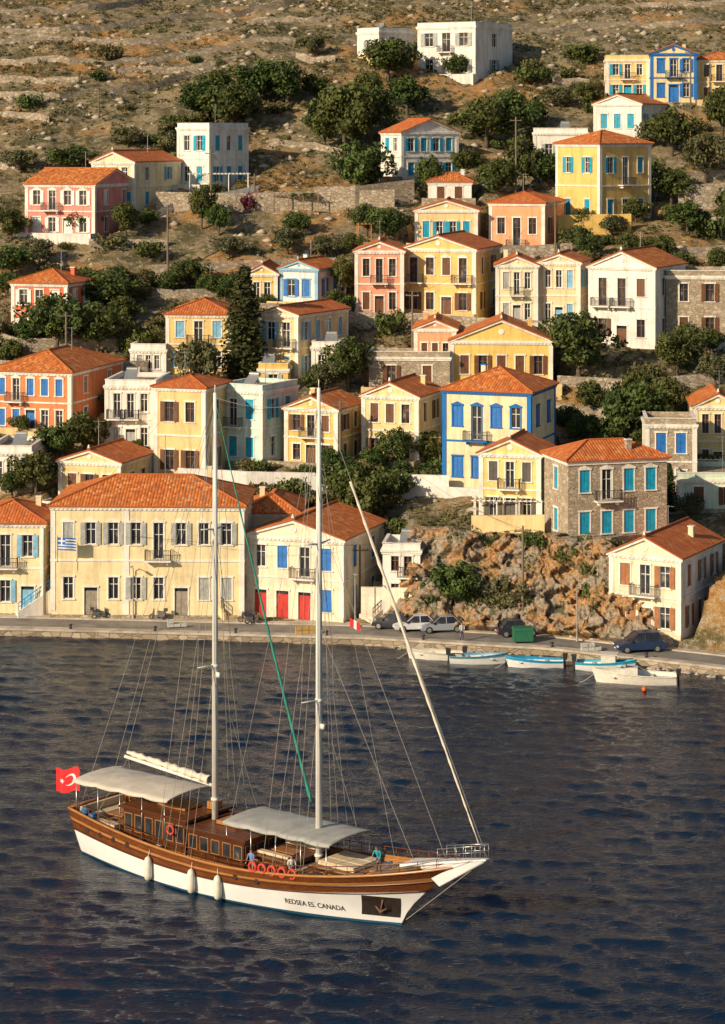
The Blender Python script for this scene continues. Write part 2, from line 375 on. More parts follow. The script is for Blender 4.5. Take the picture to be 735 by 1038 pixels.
def house(name,xl,xc,xr,yb,ye,th,roof,wall,trim,shut,nA,nB,fl=2,bal=None,door=None,pitch=22,wallB=None,doorc=None,mode=.4,depth=8.5,wide=1.0,mid=None):
    X,Y,Z=ray(xc,yb);s=F/Y;t=math.radians(th)
    a=(xc-xl)/s/math.cos(t);b=(xr-xc)/s/max(math.sin(t),.05) if xr-xc>3 else depth
    b=min(max(b,4.5),15);h=(yb-ye)/s
    ex=(math.cos(t),-math.sin(t));ey=(math.sin(t),math.cos(t))
    foot.append((X,Y,ex,ey,a,b,Z))
    e=empty(name,(X,Y,Z),-t);rnd=random.Random(int(xl*7+yb))
    if bal is None and fl==2 and nA>=2 and wall!=stn and rnd.random()<.5: bal=('A',1,nA//2)
    if door is None and nA>=3 and fl==2 and wall!=stn: door=('A',nA//2)
    pt={k:B() for k in ('walls','foundation','trim','roof','glass','window_frames','shutters','doors','balcony_railing','side_walls','antenna','terrace')}
    hf=h/fl
    faces=[((-a,0),(1,0),(0,-1),a,nA,'A'),((0,0),(0,1),(1,0),b,nB,'B'),((0,b),(-1,0),(0,1),a,nA,'C'),((-a,b),(0,-1),(-1,0),b,nB,'D')]
    for (O,u,n,W,nc,tag) in faces:
        ops=[]
        if nc:
            ww=min(1.0*wide,W/nc*.42);wh=min(2.1,hf*.54)
            for f in range(fl):
                for c in range(nc):
                    mx=.55+ (W-1.1)*(c+.5)/nc;z=f*hf+(hf-wh)*.48
                    k='c' if rnd.random()<mode else ('o' if rnd.random()<.65 and shut and W/nc>2.0 else 'n')
                    if f==0 and door and tag==door[0] and c in door[1:]:
                        dw=min(1.25,W/nc*.55);ops.append((mx-dw/2,mx+dw/2,.0,min(2.6,hf*.75),'d'));continue
                    if bal and tag==bal[0] and c in bal[2:] and f==bal[1]:
                        ops.append((mx-ww/2,mx+ww/2,f*hf+.12,z+wh,'n'));balcony(pt,O,u,n,mx,f*hf+.1,min(2.6,W/nc*1.1));continue
                    ops.append((mx-ww/2,mx+ww/2,z,z+wh,k))
        facade(pt,O,u,n,W,0,h,ops,shut,rnd,'side_walls' if (wallB and tag in 'BD') else 'walls')
    fd=pt['foundation'];fd.box(-a-.12,.12,-.12,b+.12,-4.5,.0 if door else .35)
    tr=pt['trim']
    if trim is not None:
        for (x,y) in ((-a-.06,-.06),(-.4,-.06),(-a-.06,b-.4),(-.4,b-.4)): tr.box(x,x+.46,y,y+.46,.36,h-.3)
        if mid: tr.box(-a*mid-.3,-a*mid+.3,-.065,.2,.02,h-.3)
        if fl>1:
            for f in range(1,fl): tr.box(-a-.09,.09,-.09,b+.09,f*hf-.12,f*hf+.06)
    tr.box(-a-.2,.2,-.2,b+.2,h-.28,h-.02);tr.box(-a-.12,.12,-.12,b+.12,h-.46,h-.285)
    if trim is not None:
        x=-a+.15
        while x<-.1: tr.box(x,x+.14,-.19,-.121,h-.4,h-.282);x+=.42
    p=math.radians(pitch)
    if roof=='gA': gable_roof(pt,a,b,h,p,False)
    elif roof=='gB': gable_roof(pt,a,b,h,p,True)
    elif roof=='hip': hip_roof(pt,a,b,h,p)
    else:
        w=pt['walls']
        w.box(-a,0,0,.22,h,h+.55);w.box(-a,0,b-.22,b,h,h+.55);w.box(-a,-a+.22,.224,b-.224,h,h+.548);w.box(-.22,0,.224,b-.224,h,h+.548)
        fd.box(-a+.21,-.21,.21,b-.21,h-.01,h+.06)
        tr.box(-a-.06,.06,-.06,.27,h+.552,h+.62);tr.box(-.27,.06,.275,b+.06,h+.552,h+.62);tr.box(-a-.06,-a+.27,.275,b+.06,h+.552,h+.62)
        if rnd.random()<.35 and wall!=stn:
            q=pt['antenna'];x=-a*rnd.uniform(.3,.7);y=b*.5;q.tube([(x-.6,y,h+1.3),(x+.6,y,h+1.3)],.25,10);q.tube([(x-.4,y,h),(x-.4,y,h+1.1)],.04,5);q.tube([(x+.4,y,h),(x+.4,y,h+1.1)],.04,5);q.hexa([(x-.7,y-1.5,h+.15),(x+.7,y-1.5,h+.15),(x+.7,y-.2,h+1.1),(x-.7,y-.2,h+1.1),(x-.7,y-1.5,h+.22),(x+.7,y-1.5,h+.22),(x+.7,y-.2,h+1.17),(x-.7,y-.2,h+1.17)])
    if roof!='flat' and rnd.random()<.5:
        x=-a*rnd.choice((.22,.78));y=b*rnd.uniform(.6,.8);top=h+a*.25*math.tan(p)+.9
        pt['walls'].box(x-.25,x+.25,y,y+.5,h,top);tr.box(x-.31,x+.31,y-.06,y+.56,top,top+.1)
    if rnd.random()<.6 and wall!=stn:
        x=-a*rnd.uniform(.3,.7);y=b*.6;q=pt['antenna'];zt=h+a*.2+2.2;q.tube([(x,y,h),(x,y,zt)],.03,5);q.tube([(x-.6,y,zt-.1),(x+.6,y,zt-.1)],.02,4)
        for i in range(5): q.tube([(x-.5+.25*i,y-.3,zt-.1),(x-.5+.25*i,y+.3,zt-.1)],.015,4)
    if Y>236 and rnd.random()<.6:
        tt=pt['terrace'];d0=rnd.uniform(1.6,2.8);x0=-a-rnd.uniform(0,1.2);x1=rnd.uniform(0,1.2)
        tt.box(x0,x1,-d0,-.125,-4.2,-.06);tt.box(x0,x1,-d0,-d0+.25,-.055,.7)
        tt.box(x0,x0+.25,-d0+.253,-.13,-.055,.7);tt.box(x1-.25,x1,-d0+.253,-.13,-.055,.7)
    WM=RUB() if wall==stn else plaster(wall)
    TM=plaster(trim or T_w)
    sc=shut or brn
    SM=mat('shutter_%02d_%02d_%02d'%tuple(int(c*99) for c in sc),sc,.55,.25,2)
    FS=stone('foundation_stone',(.42,.34,.23),(.54,.46,.34))
    pt['walls'].obj('walls',WM,e);pt['foundation'].obj('foundation',FS if wall!=wht or yb<600 else plaster(mul(wall,.85)),e)
    if wallB: pt['side_walls'].obj('side_walls',RUB() if wallB==stn else plaster(wallB),e)
    tr.obj('trim',TM,e);pt['roof'].obj('roof',TILE,e);pt['glass'].obj('windows',GLASS,e);pt['window_frames'].obj('window_frames',WHITE if shut!=brn else mat('brown_frames',(.25,.12,.06)),e)
    pt['terrace'].obj('terrace',rnd.choice([plaster(mul(wht,.9)),FS,plaster(mul(cream,.9))]),e)
    pt['antenna'].obj('rooftop_equipment',mat('galvanised',(.35,.36,.36),.5,.1,3,.5),e)
    pt['shutters'].obj('shutters',SM,e)
    dc=doorc or sc;pt['doors'].obj('doors',mat('door_%02d_%02d_%02d'%tuple(int(c*99) for c in dc),dc,.5,.2,2),e)
    pt['balcony_railing'].obj('balcony_railing',IRON,e);return e
Yh='yellow_house';W_='white_house';Cr='cream_house';Co='coral_house'
house(Cr,-35,45,45,622,530,3,'hip',pale,T_w,lbl,3,2,2,None,('A',2),20)
house('cream_mansion',51,247,247,625,514,2,'hip',(.86,.71,.42),T_w,gry,8,3,2,('A',1,4),('A',1,5),20,mode=.25,depth=11,doorc=(.3,.26,.2),mid=.61)
house(Cr,247,302,302,575,520,4,'hip',pale,T_w,blue,2,2,1,pitch=25)
house(W_,246,348,390,632,548,20,'gA',(.87,.76,.56),T_w,blue,4,2,2,('A',1,2),('A',0,1,2),17,doorc=red,mode=.7)
house(W_,388,426,426,616,560,6,'flat',wht,None,brn,2,1,2,depth=5)
house('white_pediment_house',622,690,748,650,567,28,'gA',(.87,.75,.52),T_w,(.35,.14,.05),3,3,2,('A',1,1),('A',1),25,wallB=wht,mode=.1)
house(W_,-12,32,32,498,458,4,'flat',wht,T_w,turq,3,1,1)
house(Cr,57,122,147,516,470,18,'gA',cream,T_w,brn,3,2,1,None,None,18)
house(Co,-14,72,112,442,379,16,'hip',coral,T_w,blue,5,2,2,('A',1,1),None,20,mode=.6)
house(W_,106,158,158,460,391,6,'flat',wht,T_w,gry,3,2,2,('A',1,0,1),None)
house(Cr,155,208,228,492,394,18,'hip',(.84,.61,.29),T_w,brn,2,1,2,None,None,17)
house('mint_house',222,266,300,474,397,30,'flat',mint,T_w,turq,2,2,2,('A',1,0))
house(Yh,288,342,368,475,415,22,'gA',yel,T_w,brn,3,2,2,('A',1,1),None,22)
house(Cr,367,424,450,474,403,20,'gA',cream,T_w,brn,3,2,2,None,None,23)
house('blue_trimmed_house',450,538,570,502,398,20,'hip',(.82,.72,.46),blue,blue,4,2,2,('A',1,1),None,22,mode=.5)
house(Yh,487,548,566,534,461,16,'gA',(.86,.64,.25),T_w,(.10,.09,.08),3,2,2,('A',1,1),None,24)
house('stone_house',557,576,680,553,468,74,'hip',stn,None,turq,1,4,2,('B',1,1),None,22,mode=.9)
house(Yh,704,752,752,484,412,4,'gA',(.86,.65,.27),T_w,brn,3,1,2,('A',0,1),None,26)
house('stone_house',655,706,706,506,430,4,'flat',stn,T_w,blue,2,1,2,mode=.9,depth=6)
house('mint_house',688,760,760,520,486,3,'flat',(.66,.76,.6),T_w,brn,2,1,1)
house(Yh,168,234,234,380,319,5,'hip',(.85,.60,.24),T_w,lbl,3,2,2,None,None,20)
house(Cr,262,302,352,388,319,28,'gA',cream,T_w,lbl,2,4,2,None,None,17,mode=.6)
house(Yh,250,281,281,312,277,4,'gA',yel,T_w,blue,2,1,1,None,None,28)
house('blue_trimmed_house',283,322,346,312,273,22,'gA',wht,(.3,.52,.68),blue,2,2,1,None,None,20)
house('pink_house',360,409,409,322,254,4,'gA',(.84,.36,.23),T_w,brn,3,2,2,('A',1,1),None,20)
house(Yh,407,482,512,324,253,18,'gA',(.85,.58,.21),T_w,brn,4,2,2,('A',1,0,3),None,18)
house(Cr,503,545,545,332,269,4,'gA',pale,T_w,gry,3,1,2,('A',1,1),None,22)
house(Cr,546,588,604,334,266,14,'gA',(.84,.64,.38),T_w,lbl,3,2,2,None,None,20)
house(W_,600,664,706,354,271,26,'gA',wht,T_w,brn,3,2,2,('A',1,0,1),None,23,mode=.3)
house('ruined_stone_house',676,738,738,348,280,6,'flat',stn,None,brn,2,1,2,depth=9)
house(Co,420,462,462,380,333,4,'gA',salmon,T_w,brn,3,1,1,None,None,22)
house('yellow_pediment_house',457,560,560,394,346,4,'gA',(.87,.59,.18),T_w,brn,5,2,1,None,None,22)
house('stone_house',374,456,456,398,362,4,'flat',stn,None,brn,2,0,1,depth=5)
house(Yh,262,292,292,398,374,3,'flat',yel,None,gry,1,0,1,depth=4)
house(W_,132,168,168,380,354,8,'flat',wht,T_w,gry,3,1,1)
house(Co,9,68,88,347,288,18,'hip',(.80,.19,.10),T_w,T_w,3,2,2,None,None,20)
house('pink_house',22,96,128,242,187,20,'gB',(.84,.31,.25),T_w,T_w,4,2,2,('A',1,1),None,17,mode=.3)
house(Cr,91,136,176,214,164,24,'gA',pale,T_w,turq,3,2,2,None,None,22)
house(W_,178,212,249,192,129,35,'flat',(.78,.82,.75),T_w,turq,2,3,2,mode=.6)
house(W_,387,407,466,184,134,58,'gB',wht,T_w,turq,2,4,2,None,None,20)
house(W_,362,384,420,62,32,50,'flat',wht,None,gry,1,2,1)
house('modern_white_villa',424,482,524,80,26,30,'flat',wht,None,gry,3,1,2,mode=0,wide=1.6)
house(Yh,421,484,484,252,213,5,'gA',(.86,.64,.31),T_w,turq,4,1,1,None,None,17)
house(Co,497,552,578,252,206,18,'hip',salmon,T_w,brn,3,2,1,('A',0,1),None,18)
house(Yh,568,608,665,232,146,52,'hip',(.86,.56,.19),T_w,turq,2,3,2,('B',1,1),None,20,mode=.6)
house(W_,541,596,596,172,134,5,'flat',wht,T_w,gry,2,1,1)
house(W_,604,650,706,140,105,24,'gA',wht,T_w,turq,3,4,1,None,None,20)
house(Yh,615,658,658,102,60,4,'flat',(.86,.62,.25),T_w,turq,3,1,2,('A',1,1))
house('blue_trimmed_house',660,706,706,104,54,4,'gA',(.85,.70,.38),blue,blue,3,1,2,('A',1,1),None,20)
house(Yh,707,752,752,106,60,4,'hip',(.86,.60,.22),T_w,brn,3,1,2,('A',1,1),None,18)
house(W_,434,478,478,206,184,4,'hip',wht,None,brn,2,1,1,None,None,22,depth=4)
house(Cr,316,345,345,386,352,4,'flat',wht,T_w,lbl,2,1,1,depth=5)
house(W_,128,152,152,412,388,4,'hip',wht,T_w,brn,2,1,1,depth=5)

# ---------------------------------------------------------------- terrain mesh
def axis(a,b,st,lo,hi,g=1.18):
    c=list(np.arange(a,b,st));d=st;x=c[0];L=[]
    while x>lo: d*=g;x-=d;L.append(x)
    R=[];d=st;x=c[-1]
    while x<hi: d*=g;x+=d;R.append(x)
    return np.array(L[::-1]+c+R)
def terr_mat():
    m,n,p=nt('dry_hillside');co=coords(n)
    A=noise(n,co,.045,3,.6);Bn=noise(n,co,.2,4,.7);C=noise(n,co,1.3,4,.75);D=noise(n,co,6,2,.7)
    soil=ramp(n,C,[(.3,(.24,.12,.045)),(.5,(.46,.25,.085)),(.7,(.60,.38,.16))])
    grass=ramp(n,C,[(.3,(.15,.12,.065)),(.5,(.29,.23,.125)),(.68,(.42,.35,.21))])
    c=mix(n,ramp(n,A,[(.38,(0,0,0)),(.50,(1,1,1))]),soil,grass)
    c=mix(n,ramp(n,Bn,[(.48,(0,0,0)),(.58,(.85,.85,.85))]),c,ramp(n,D,[(.3,(.045,.05,.02)),(.7,(.14,.13,.06))]))
    rock=ramp(n,D,[(.3,(.18,.145,.11)),(.5,(.40,.34,.26)),(.7,(.54,.47,.38))])
    c=mix(n,ramp(n,C,[(.54,(0,0,0)),(.60,(.9,.9,.9))]),c,rock)
    n.links.new(c,p.inputs['Base Color']);p.inputs['Roughness'].default_value=.95;p.inputs['Specular IOR Level'].default_value=.15
    bump(n,p,D,.9,.3);return m
ax=axis(-62,62,.6,-700,700);ay=axis(196,430,.6,185,1200)
GX,GY=np.meshgrid(ax,ay);Z=ground(GX,GY)
Yb=yq(GX)+ROADW
Z=np.where(GY<yq(GX)+1.2,-6,np.where(GY<Yb,.35,Z))
Z+=sm((GY-Yb-2)/6)*(~infoot(GX,GY,1.5))*(fbm(GX/1.3,GY/1.3,2,41)-.5)*.7
npmesh('hillside_terrain',np.stack([GX,GY,Z],-1).reshape(-1,3),gridq(len(ax),len(ay)),[terr_mat()],smooth=False)
def cliff_mat():
    m,n,p=nt('cliff_rock');co=coords(n,(1,1,.8))
    C=noise(n,co,.38,3,.7);D=noise(n,co,3.2,4,.8)
    g=ramp(n,D,[(.30,(.10,.075,.055)),(.45,(.28,.235,.18)),(.6,(.40,.345,.27)),(.75,(.56,.50,.41))])
    o=ramp(n,D,[(.30,(.13,.06,.025)),(.5,(.44,.24,.10)),(.72,(.62,.40,.21))])
    c=mix(n,ramp(n,C,[(.46,(0,0,0)),(.58,(.9,.9,.9))]),g,o)
    E=noise(n,co,.9,3,.8)
    c=mix(n,ramp(n,E,[(.53,(0,0,0)),(.62,(.9,.9,.9))]),c,ramp(n,D,[(.3,(.03,.035,.014)),(.7,(.12,.12,.05))]))
    n.links.new(c,p.inputs['Base Color']);p.inputs['Roughness'].default_value=.95;p.inputs['Specular IOR Level'].default_value=.1
    bump(n,p,D,1,.18);return m
cx=np.arange(1,28,.11);cv=np.linspace(0,1,110);CXg,CV=np.meshgrid(cx,cv)
Y0=yq(CXg)+ROADW+.1+CV*7;Z0=height(CXg,Y0)
fade=sm(CV/.06+.15)*sm((1-CV)/.14)*sm((CXg-1)/2)*sm((28-CXg)/2.5)
wx=(fbm(CXg/1.5,Z0/1.5,2,51)-.5)*1.2
dd=1.5*cell(CXg/2.6+.25*Z0+wx,Z0/2.0+Y0/5,5)+.75*cell(CXg/1.0-.2*Z0+wx,Z0/.75+Y0/3,15)+.3*cell(CXg/.45+wx,Z0/.4+Y0,25)+1.2*(fbm(CXg/4,Z0/4,2,35)-.5)+.3*(fbm(CXg/.4,Z0/.4+Y0,2,36)-.5)
npmesh('rocky_cliff',np.stack([CXg,Y0-fade*dd*.9-.1,Z0+fade*dd*.35+.03],-1).reshape(-1,3),gridq(len(cx),len(cv)),[cliff_mat()],smooth=False)

# ---------------------------------------------------------------- sea
def water():
    m,n,p=nt('sea_water')
    p.inputs['Base Color'].default_value=(.003,.014,.036,1);p.inputs['Roughness'].default_value=.04;p.inputs['IOR'].default_value=1.33
    a=noise(n,coords(n,(1,1.7,1)),3.2,3,.7)
    bump(n,p,a,1.0,.085);return m
ax=axis(-42,42,.2,-3000,3000,1.25);ay=axis(122,222,.18,-3000,3000,1.25)
GX,GY=np.meshgrid(ax,ay);Z=np.zeros_like(GX)
for i in range(22):
    lam=.62*1.088**i;an=rng.normal(1.45,.5);k=2*math.pi/lam
    Z+=.0074*lam*np.sin(k*(GX*math.cos(an)+GY*math.sin(an))+rng.uniform(0,6.28)+2.4*vn(GX/(lam*3.5),GY/(lam*3.5),i))
calm=.4+1.0*fbm(GX/26,GY/11,3,77);Z*=calm
Z*=np.exp(-np.maximum(0,np.abs(GX)-44)/10)*np.exp(-np.maximum(0,120-GY)/10)
npmesh('sea_water',np.stack([GX,GY,Z],-1).reshape(-1,3),gridq(len(ax),len(ay)),[water()],smooth=True)

# ---------------------------------------------------------------- quay & road
xs=np.arange(-200,200,2.)
def strip(name,d0,d1,z,m,thick=None):
    b=B();P=[]
    for x in xs:
        y=float(yq(x));r=[(x,y+d0,z),(x,y+d1,z)]
        if thick: r=[(x,y+d0,z-thick)]+r+[(x,y+d1,z-thick)]
        P.append(r)
    b.grid(P);return b.obj(name,m)
conc=mat('quay_concrete',(.46,.40,.32),.9,.3,.8,0,.3)
strip('quay_wall',0,1.0,QZ-.04,stone('quay_stone',(.34,.27,.18),(.52,.43,.31),1.1),4)
strip('quay_pavement',-.12,.95,QZ+.04,conc,.2)
strip('quay_road',.96,ROADW-.6,QZ-.07,mat('asphalt',(.22,.20,.175),.92,.3,.5,0,.4))
strip('pavement',ROADW-.7,ROADW+1.2,QZ+.05,conc,.3)
mk=B()
for x in np.arange(-60,60,5.):
    mk.add([(x,float(yq(x))+1.3,QZ-.064),(x+5,float(yq(x+5))+1.3,QZ-.064),(x+5,float(yq(x+5))+1.4,QZ-.064),(x,float(yq(x))+1.4,QZ-.064)],[(0,1,2,3)])
mk.obj('road_edge_line',mat('road_paint',(.6,.58,.52),.8,.2,2))
for px in (60,150,235,330,430,560,650):
    u=(px-CX)/F;b=B();b.tube([(0,0,0),(0,0,.32)],[.14,.11],10);b.tube([(0,0,.32),(0,0,.42)],[.2,.18],10);b.obj('mooring_bollard',IRON,None,True,(u*212,float(yq(u*212))+.4,QZ+.04))
rk=B()
for i in range(70):
    x=random.uniform(2,32);y=float(yq(x))-random.uniform(.1,1.0);r=random.uniform(.15,.42);rk.sphere((x,y,-.05),r,0,6,4,(1.3,1,.7))
for i in range(70):
    x=random.uniform(2,26);y=float(yq(x))+ROADW+random.uniform(.0,1.2);r=random.uniform(.15,.6);rk.sphere((x,y,QZ+.1),r,0,6,4,(1.2,1,.9))
for v in range(len(rk.v)): q=rk.v[v];rk.v[v]=(q[0]+random.uniform(-.08,.08),q[1]+random.uniform(-.08,.08),q[2]+random.uniform(-.08,.08))
rk.obj('shore_rocks',mat('limestone',(.42,.36,.28),.95,.3,1.5,0,.5))
def crates(px,py,n):
    b=B()
    for i in range(n):
        x=(i%3)*.62;z=(i//3)*.34;b.box(x,x+.56,0,.4,z,z+.03);b.box(x,x+.03,0,.4,z+.032,z+.3);b.box(x+.53,x+.56,0,.4,z+.032,z+.3);b.box(x+.032,x+.528,0,.03,z+.032,z+.3);b.box(x+.032,x+.528,.37,.4,z+.032,z+.3)
    b.obj('fishing_crates',mat('crate_%d'%(px%3),[(.5,.32,.08),(.05,.2,.4),(.5,.5,.46)][px%3],.7,.2),None,False,onz(px,py,QZ+.045),.2)
crates(300,643,6);crates(590,660,5);crates(170,636,4)

# ---------------------------------------------------------------- walls & stairs
def wall(name,pts,h,m,th=.45):
    W=[]
    for i in range(len(pts)-1):
        a=ray(*pts[i]);b=ray(*pts[i+1]);L=math.dist(a[:2],b[:2]);k=max(2,int(L/1.2))
        for j in range(k+(i==len(pts)-2)):
            t=j/k;x=a[0]+(b[0]-a[0])*t;y=a[1]+(b[1]-a[1])*t;W.append((x,y,a[2]+(b[2]-a[2])*t))
    bd=B();P=[]
    for i,(x,y,z) in enumerate(W):
        if 'terrace' in name: y+=2.5*(float(fbm(x/9,y/9,2,61))-.5);z=float(height(x,y))
        g=min(z,float(height(x,y)));j=random.uniform(-.2,.15) if 'terrace' in name else random.uniform(-.03,.03)
        P.append([(x,y,g-2),(x,y,z+h+j),(x,y+th,z+h+j),(x,y+th,g-2)])
    bd.grid(P);bd.add([P[0][0],P[0][1],P[0][2],P[0][3]],[(0,1,2,3)]);bd.add(P[-1],[(3,2,1,0)])
    return bd.obj(name,m)
DS=stone('dry_stone',(.38,.31,.22),(.56,.48,.38),1.6);RW=stone('pale_stone',(.50,.41,.29),(.64,.55,.42),1.8)
for p in ([(-20,36),(60,34),(150,24),(250,14),(345,-4)],[(-20,66),(70,64),(180,60),(300,44)],[(-20,14),(90,8),(180,-6)],[(-20,98),(60,102),(150,92),(215,74)],[(530,36),(600,30),(680,26),(755,22)],[(560,14),(650,8),(755,2)],[(270,150),(320,152),(355,158)],[(560,84),(612,88)],[(250,26),(330,20)],[(-20,50),(100,46),(220,34)],[(-20,84),(80,82)],[(-20,122),(50,124)],[(120,76),(240,62)],[(340,62),(300,58)],[(-20,172),(20,174)]):
    wall('terrace_wall',p,1.0,DS)
wall('retaining_wall',[(158,214),(230,216),(316,214),(400,212)],2.6,RW)
wall('retaining_wall',[(318,214),(360,213),(420,206)],3.2,RW)
wall('retaining_wall',[(688,212),(752,208)],3.2,DS)
wall('retaining_wall',[(0,382),(70,384),(150,382)],1.8,DS)
wall('retaining_wall',[(565,392),(640,396),(752,388)],1.2,DS)
wall('retaining_wall',[(566,238),(640,236)],2.5,plaster(yel))
wall('white_garden_wall',[(180,498),(250,502),(335,504)],2.4,plaster(wht))
wall('white_garden_wall',[(395,502),(455,504)],2.2,plaster(wht))
wall('white_garden_wall',[(140,232),(176,214),(262,196)],1.1,plaster(wht))
wall('white_garden_wall',[(366,629),(400,630),(442,628)],3.0,plaster((.84,.75,.6)))
wall('retaining_wall',[(556,556),(620,558),(690,550)],1.2,RW)
wall('retaining_wall',[(478,540),(552,540)],1.6,plaster(cream))
wall('retaining_wall',[(0,350),(18,356),(120,356)],1.5,DS)
wall('retaining_wall',[(90,252),(170,252)],1.2,DS)
wall('retaining_wall',[(345,330),(420,332),(600,342)],1.6,RW)
wall('retaining_wall',[(400,262),(500,262),(580,258)],1.4,DS)
wall('retaining_wall',[(130,300),(180,304),(250,300)],1.2,DS);wall('retaining_wall',[(560,420),(600,424),(650,420)],1.2,DS);wall('retaining_wall',[(690,262),(752,258)],1.3,DS);wall('retaining_wall',[(600,186),(680,184),(752,180)],1.2,DS)
wall('retaining_wall',[(150,278),(230,274),(345,270)],1.1,DS);wall('retaining_wall',[(0,262),(60,266)],1.1,DS);wall('retaining_wall',[(610,300),(670,296),(752,292)],1.1,DS)
def stairs(px,py,n,w,ang,m,railm=None):
    X,Y,Zz=ray(px,py);b=B()
    for i in range(n): b.box(-w/2,w/2,i*.3,n*.3+.3,i*.19-(.6 if i==0 else 0),(i+1)*.19)
    for s in (-1,1): b.hexa([(s*w/2,-.1,-.5),(s*(w/2+.25),-.1,-.5),(s*(w/2+.25),n*.3+.3,-.5),(s*w/2,n*.3+.3,-.5),(s*w/2,-.1,.5),(s*(w/2+.25),-.1,.5),(s*(w/2+.25),n*.3+.3,n*.19+.5),(s*w/2,n*.3+.3,n*.19+.5)])
    e=empty('stone_stairs',(X,Y,Zz),ang);b.obj('steps',m,e)
    if railm:
        r=B()
        for s in (-1,1):
            q=s*(w/2+.12);r.tube([(q,0,1.35),(q,n*.3,n*.19+1.35)],.05,5);r.tube([(q,0,.95),(q,n*.3,n*.19+.95)],.035,5)
            for i in range(0,n+1,2): r.tube([(q,i*.3,i*.19+.4),(q,i*.3,i*.19+1.35)],.04,5)
        r.obj('railing',railm,e)
RB=mat('blue_railing',(.04,.25,.55),.5,.1)
stairs(372,631,17,1.6,-.9,plaster((.8,.7,.56)),IRON);stairs(236,627,16,1.5,.5,plaster(cream),IRON);stairs(16,624,18,1.8,-1.15,plaster(wht),RB);stairs(445,382,14,1.4,.4,RW)

# ---------------------------------------------------------------- vegetation
def leafmat(name,d,l):
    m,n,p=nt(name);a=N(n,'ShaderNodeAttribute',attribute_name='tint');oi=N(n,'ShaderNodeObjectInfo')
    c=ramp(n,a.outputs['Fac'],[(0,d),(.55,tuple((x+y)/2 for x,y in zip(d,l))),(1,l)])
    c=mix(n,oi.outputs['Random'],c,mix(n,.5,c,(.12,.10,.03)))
    n.links.new(c,p.inputs['Base Color']);p.inputs['Roughness'].default_value=.65;p.inputs['Specular IOR Level'].default_value=.2
    return m
BARK=mat('bark',(.11,.08,.055),.95,.3,4,0,.5)
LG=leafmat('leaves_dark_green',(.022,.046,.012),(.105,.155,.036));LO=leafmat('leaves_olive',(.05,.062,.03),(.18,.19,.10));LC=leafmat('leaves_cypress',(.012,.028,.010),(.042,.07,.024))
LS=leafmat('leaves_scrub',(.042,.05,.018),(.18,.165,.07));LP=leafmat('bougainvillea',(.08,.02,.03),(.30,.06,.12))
def leaves(C,R,n,size,T,flat=.85):
    K=len(C);c=np.repeat(C,n,0);r=np.repeat(R,n);t=np.repeat(T,n)
    d=rng.normal(size=(K*n,3));d/=np.linalg.norm(d,axis=1,keepdims=True)
    p=c+d*(r*(.45+.6*rng.random(K*n)**.6))[:,None]*np.array([1,1,flat])
    nn=d+rng.normal(size=d.shape)*.55;nn/=np.linalg.norm(nn,axis=1,keepdims=True)
    a=np.cross(nn,rng.normal(size=d.shape));a/=np.linalg.norm(a,axis=1,keepdims=True);b=np.cross(nn,a)
    s=(size*(.5+rng.random(K*n)))[:,None];a=a*s;b=b*s*.65
    V=np.stack([p-a,p-b*.8,p+a,p+b],1).reshape(-1,3)
    Q=np.arange(K*n*4).reshape(-1,4)
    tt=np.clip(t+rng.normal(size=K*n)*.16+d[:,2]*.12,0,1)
    return V,Q,tt
def tree_mesh(kind,seed,lm):
    global rng
    rng=np.random.default_rng(seed);tb=B()
    if kind=='broad':
        K=54;d=rng.normal(size=(K,3));d/=np.linalg.norm(d,axis=1,keepdims=True);rad=rng.random(K)**.45
        C=d*rad[:,None]*np.array([2.6,2.6,1.9])+np.array([0,0,3.6]);C[:,2]=np.maximum(C[:,2],1.3)
        lump=1+.25*np.sin(3*np.arctan2(C[:,1],C[:,0])+seed);C[:,0]*=lump;C[:,1]*=lump
        R=.55+.5*rng.random(K);T=np.clip(.45+.25*rng.normal(size=K),0,1)
        V,Q,t=leaves(C,R,74,.19,T)
        tb.tube([(0,0,-.6),(.1,.05,.8),(.05,-.1,1.9),(.2,0,3.2)],[.28,.2,.16,.08],7)
        for i in range(9):
            c=C[i*4];tb.tube([(.1,0,1.2+.1*i),tuple((Vector((.1,0,1.6))+Vector(c))*.5+Vector((0,0,.1))),tuple(c)],[.1,.07,.03],5)
    elif kind=='cyp':
        K=60;z=np.linspace(.6,9.4,K);pr=1.05*np.clip(np.minimum(z/1.5,1),0,1)*np.clip((10.2-z)/6.5,.1,1)**.8
        an=rng.random(K)*6.28;C=np.stack([np.cos(an)*pr*.45,np.sin(an)*pr*.45,z],-1);R=pr*.62+.12;T=np.clip(.4+.25*rng.normal(size=K),0,1)
        V,Q,t=leaves(C,R,80,.15,T,1.5);tb.tube([(0,0,-.5),(0,0,5)],[.2,.08],7)
    else:
        K=16;an=rng.random(K)*6.28;rr=rng.random(K)**.6*1.1
        C=np.stack([np.cos(an)*rr,np.sin(an)*rr,.35+.5*rng.random(K)],-1);R=.35+.3*rng.random(K);T=np.clip(.5+.28*rng.normal(size=K),0,1)
        V,Q,t=leaves(C,R,46,.13,T);tb.tube([(0,0,-.3),(.05,0,.5)],[.08,.04],5)
        for i in range(5): tb.tube([(0,0,0),tuple(C[i])],[.05,.02],4)
    tv=np.array(tb.v);tq=np.array([f for f in tb.f if len(f)==4])
    Vn=np.concatenate([V,tv]);Qn=np.concatenate([Q,tq+len(V)])
    return npmesh(kind,Vn,Qn,[lm,BARK],np.concatenate([np.zeros(len(Q)),np.ones(len(tq))]),np.concatenate([t,np.full(len(tq),.5)]),link=False)
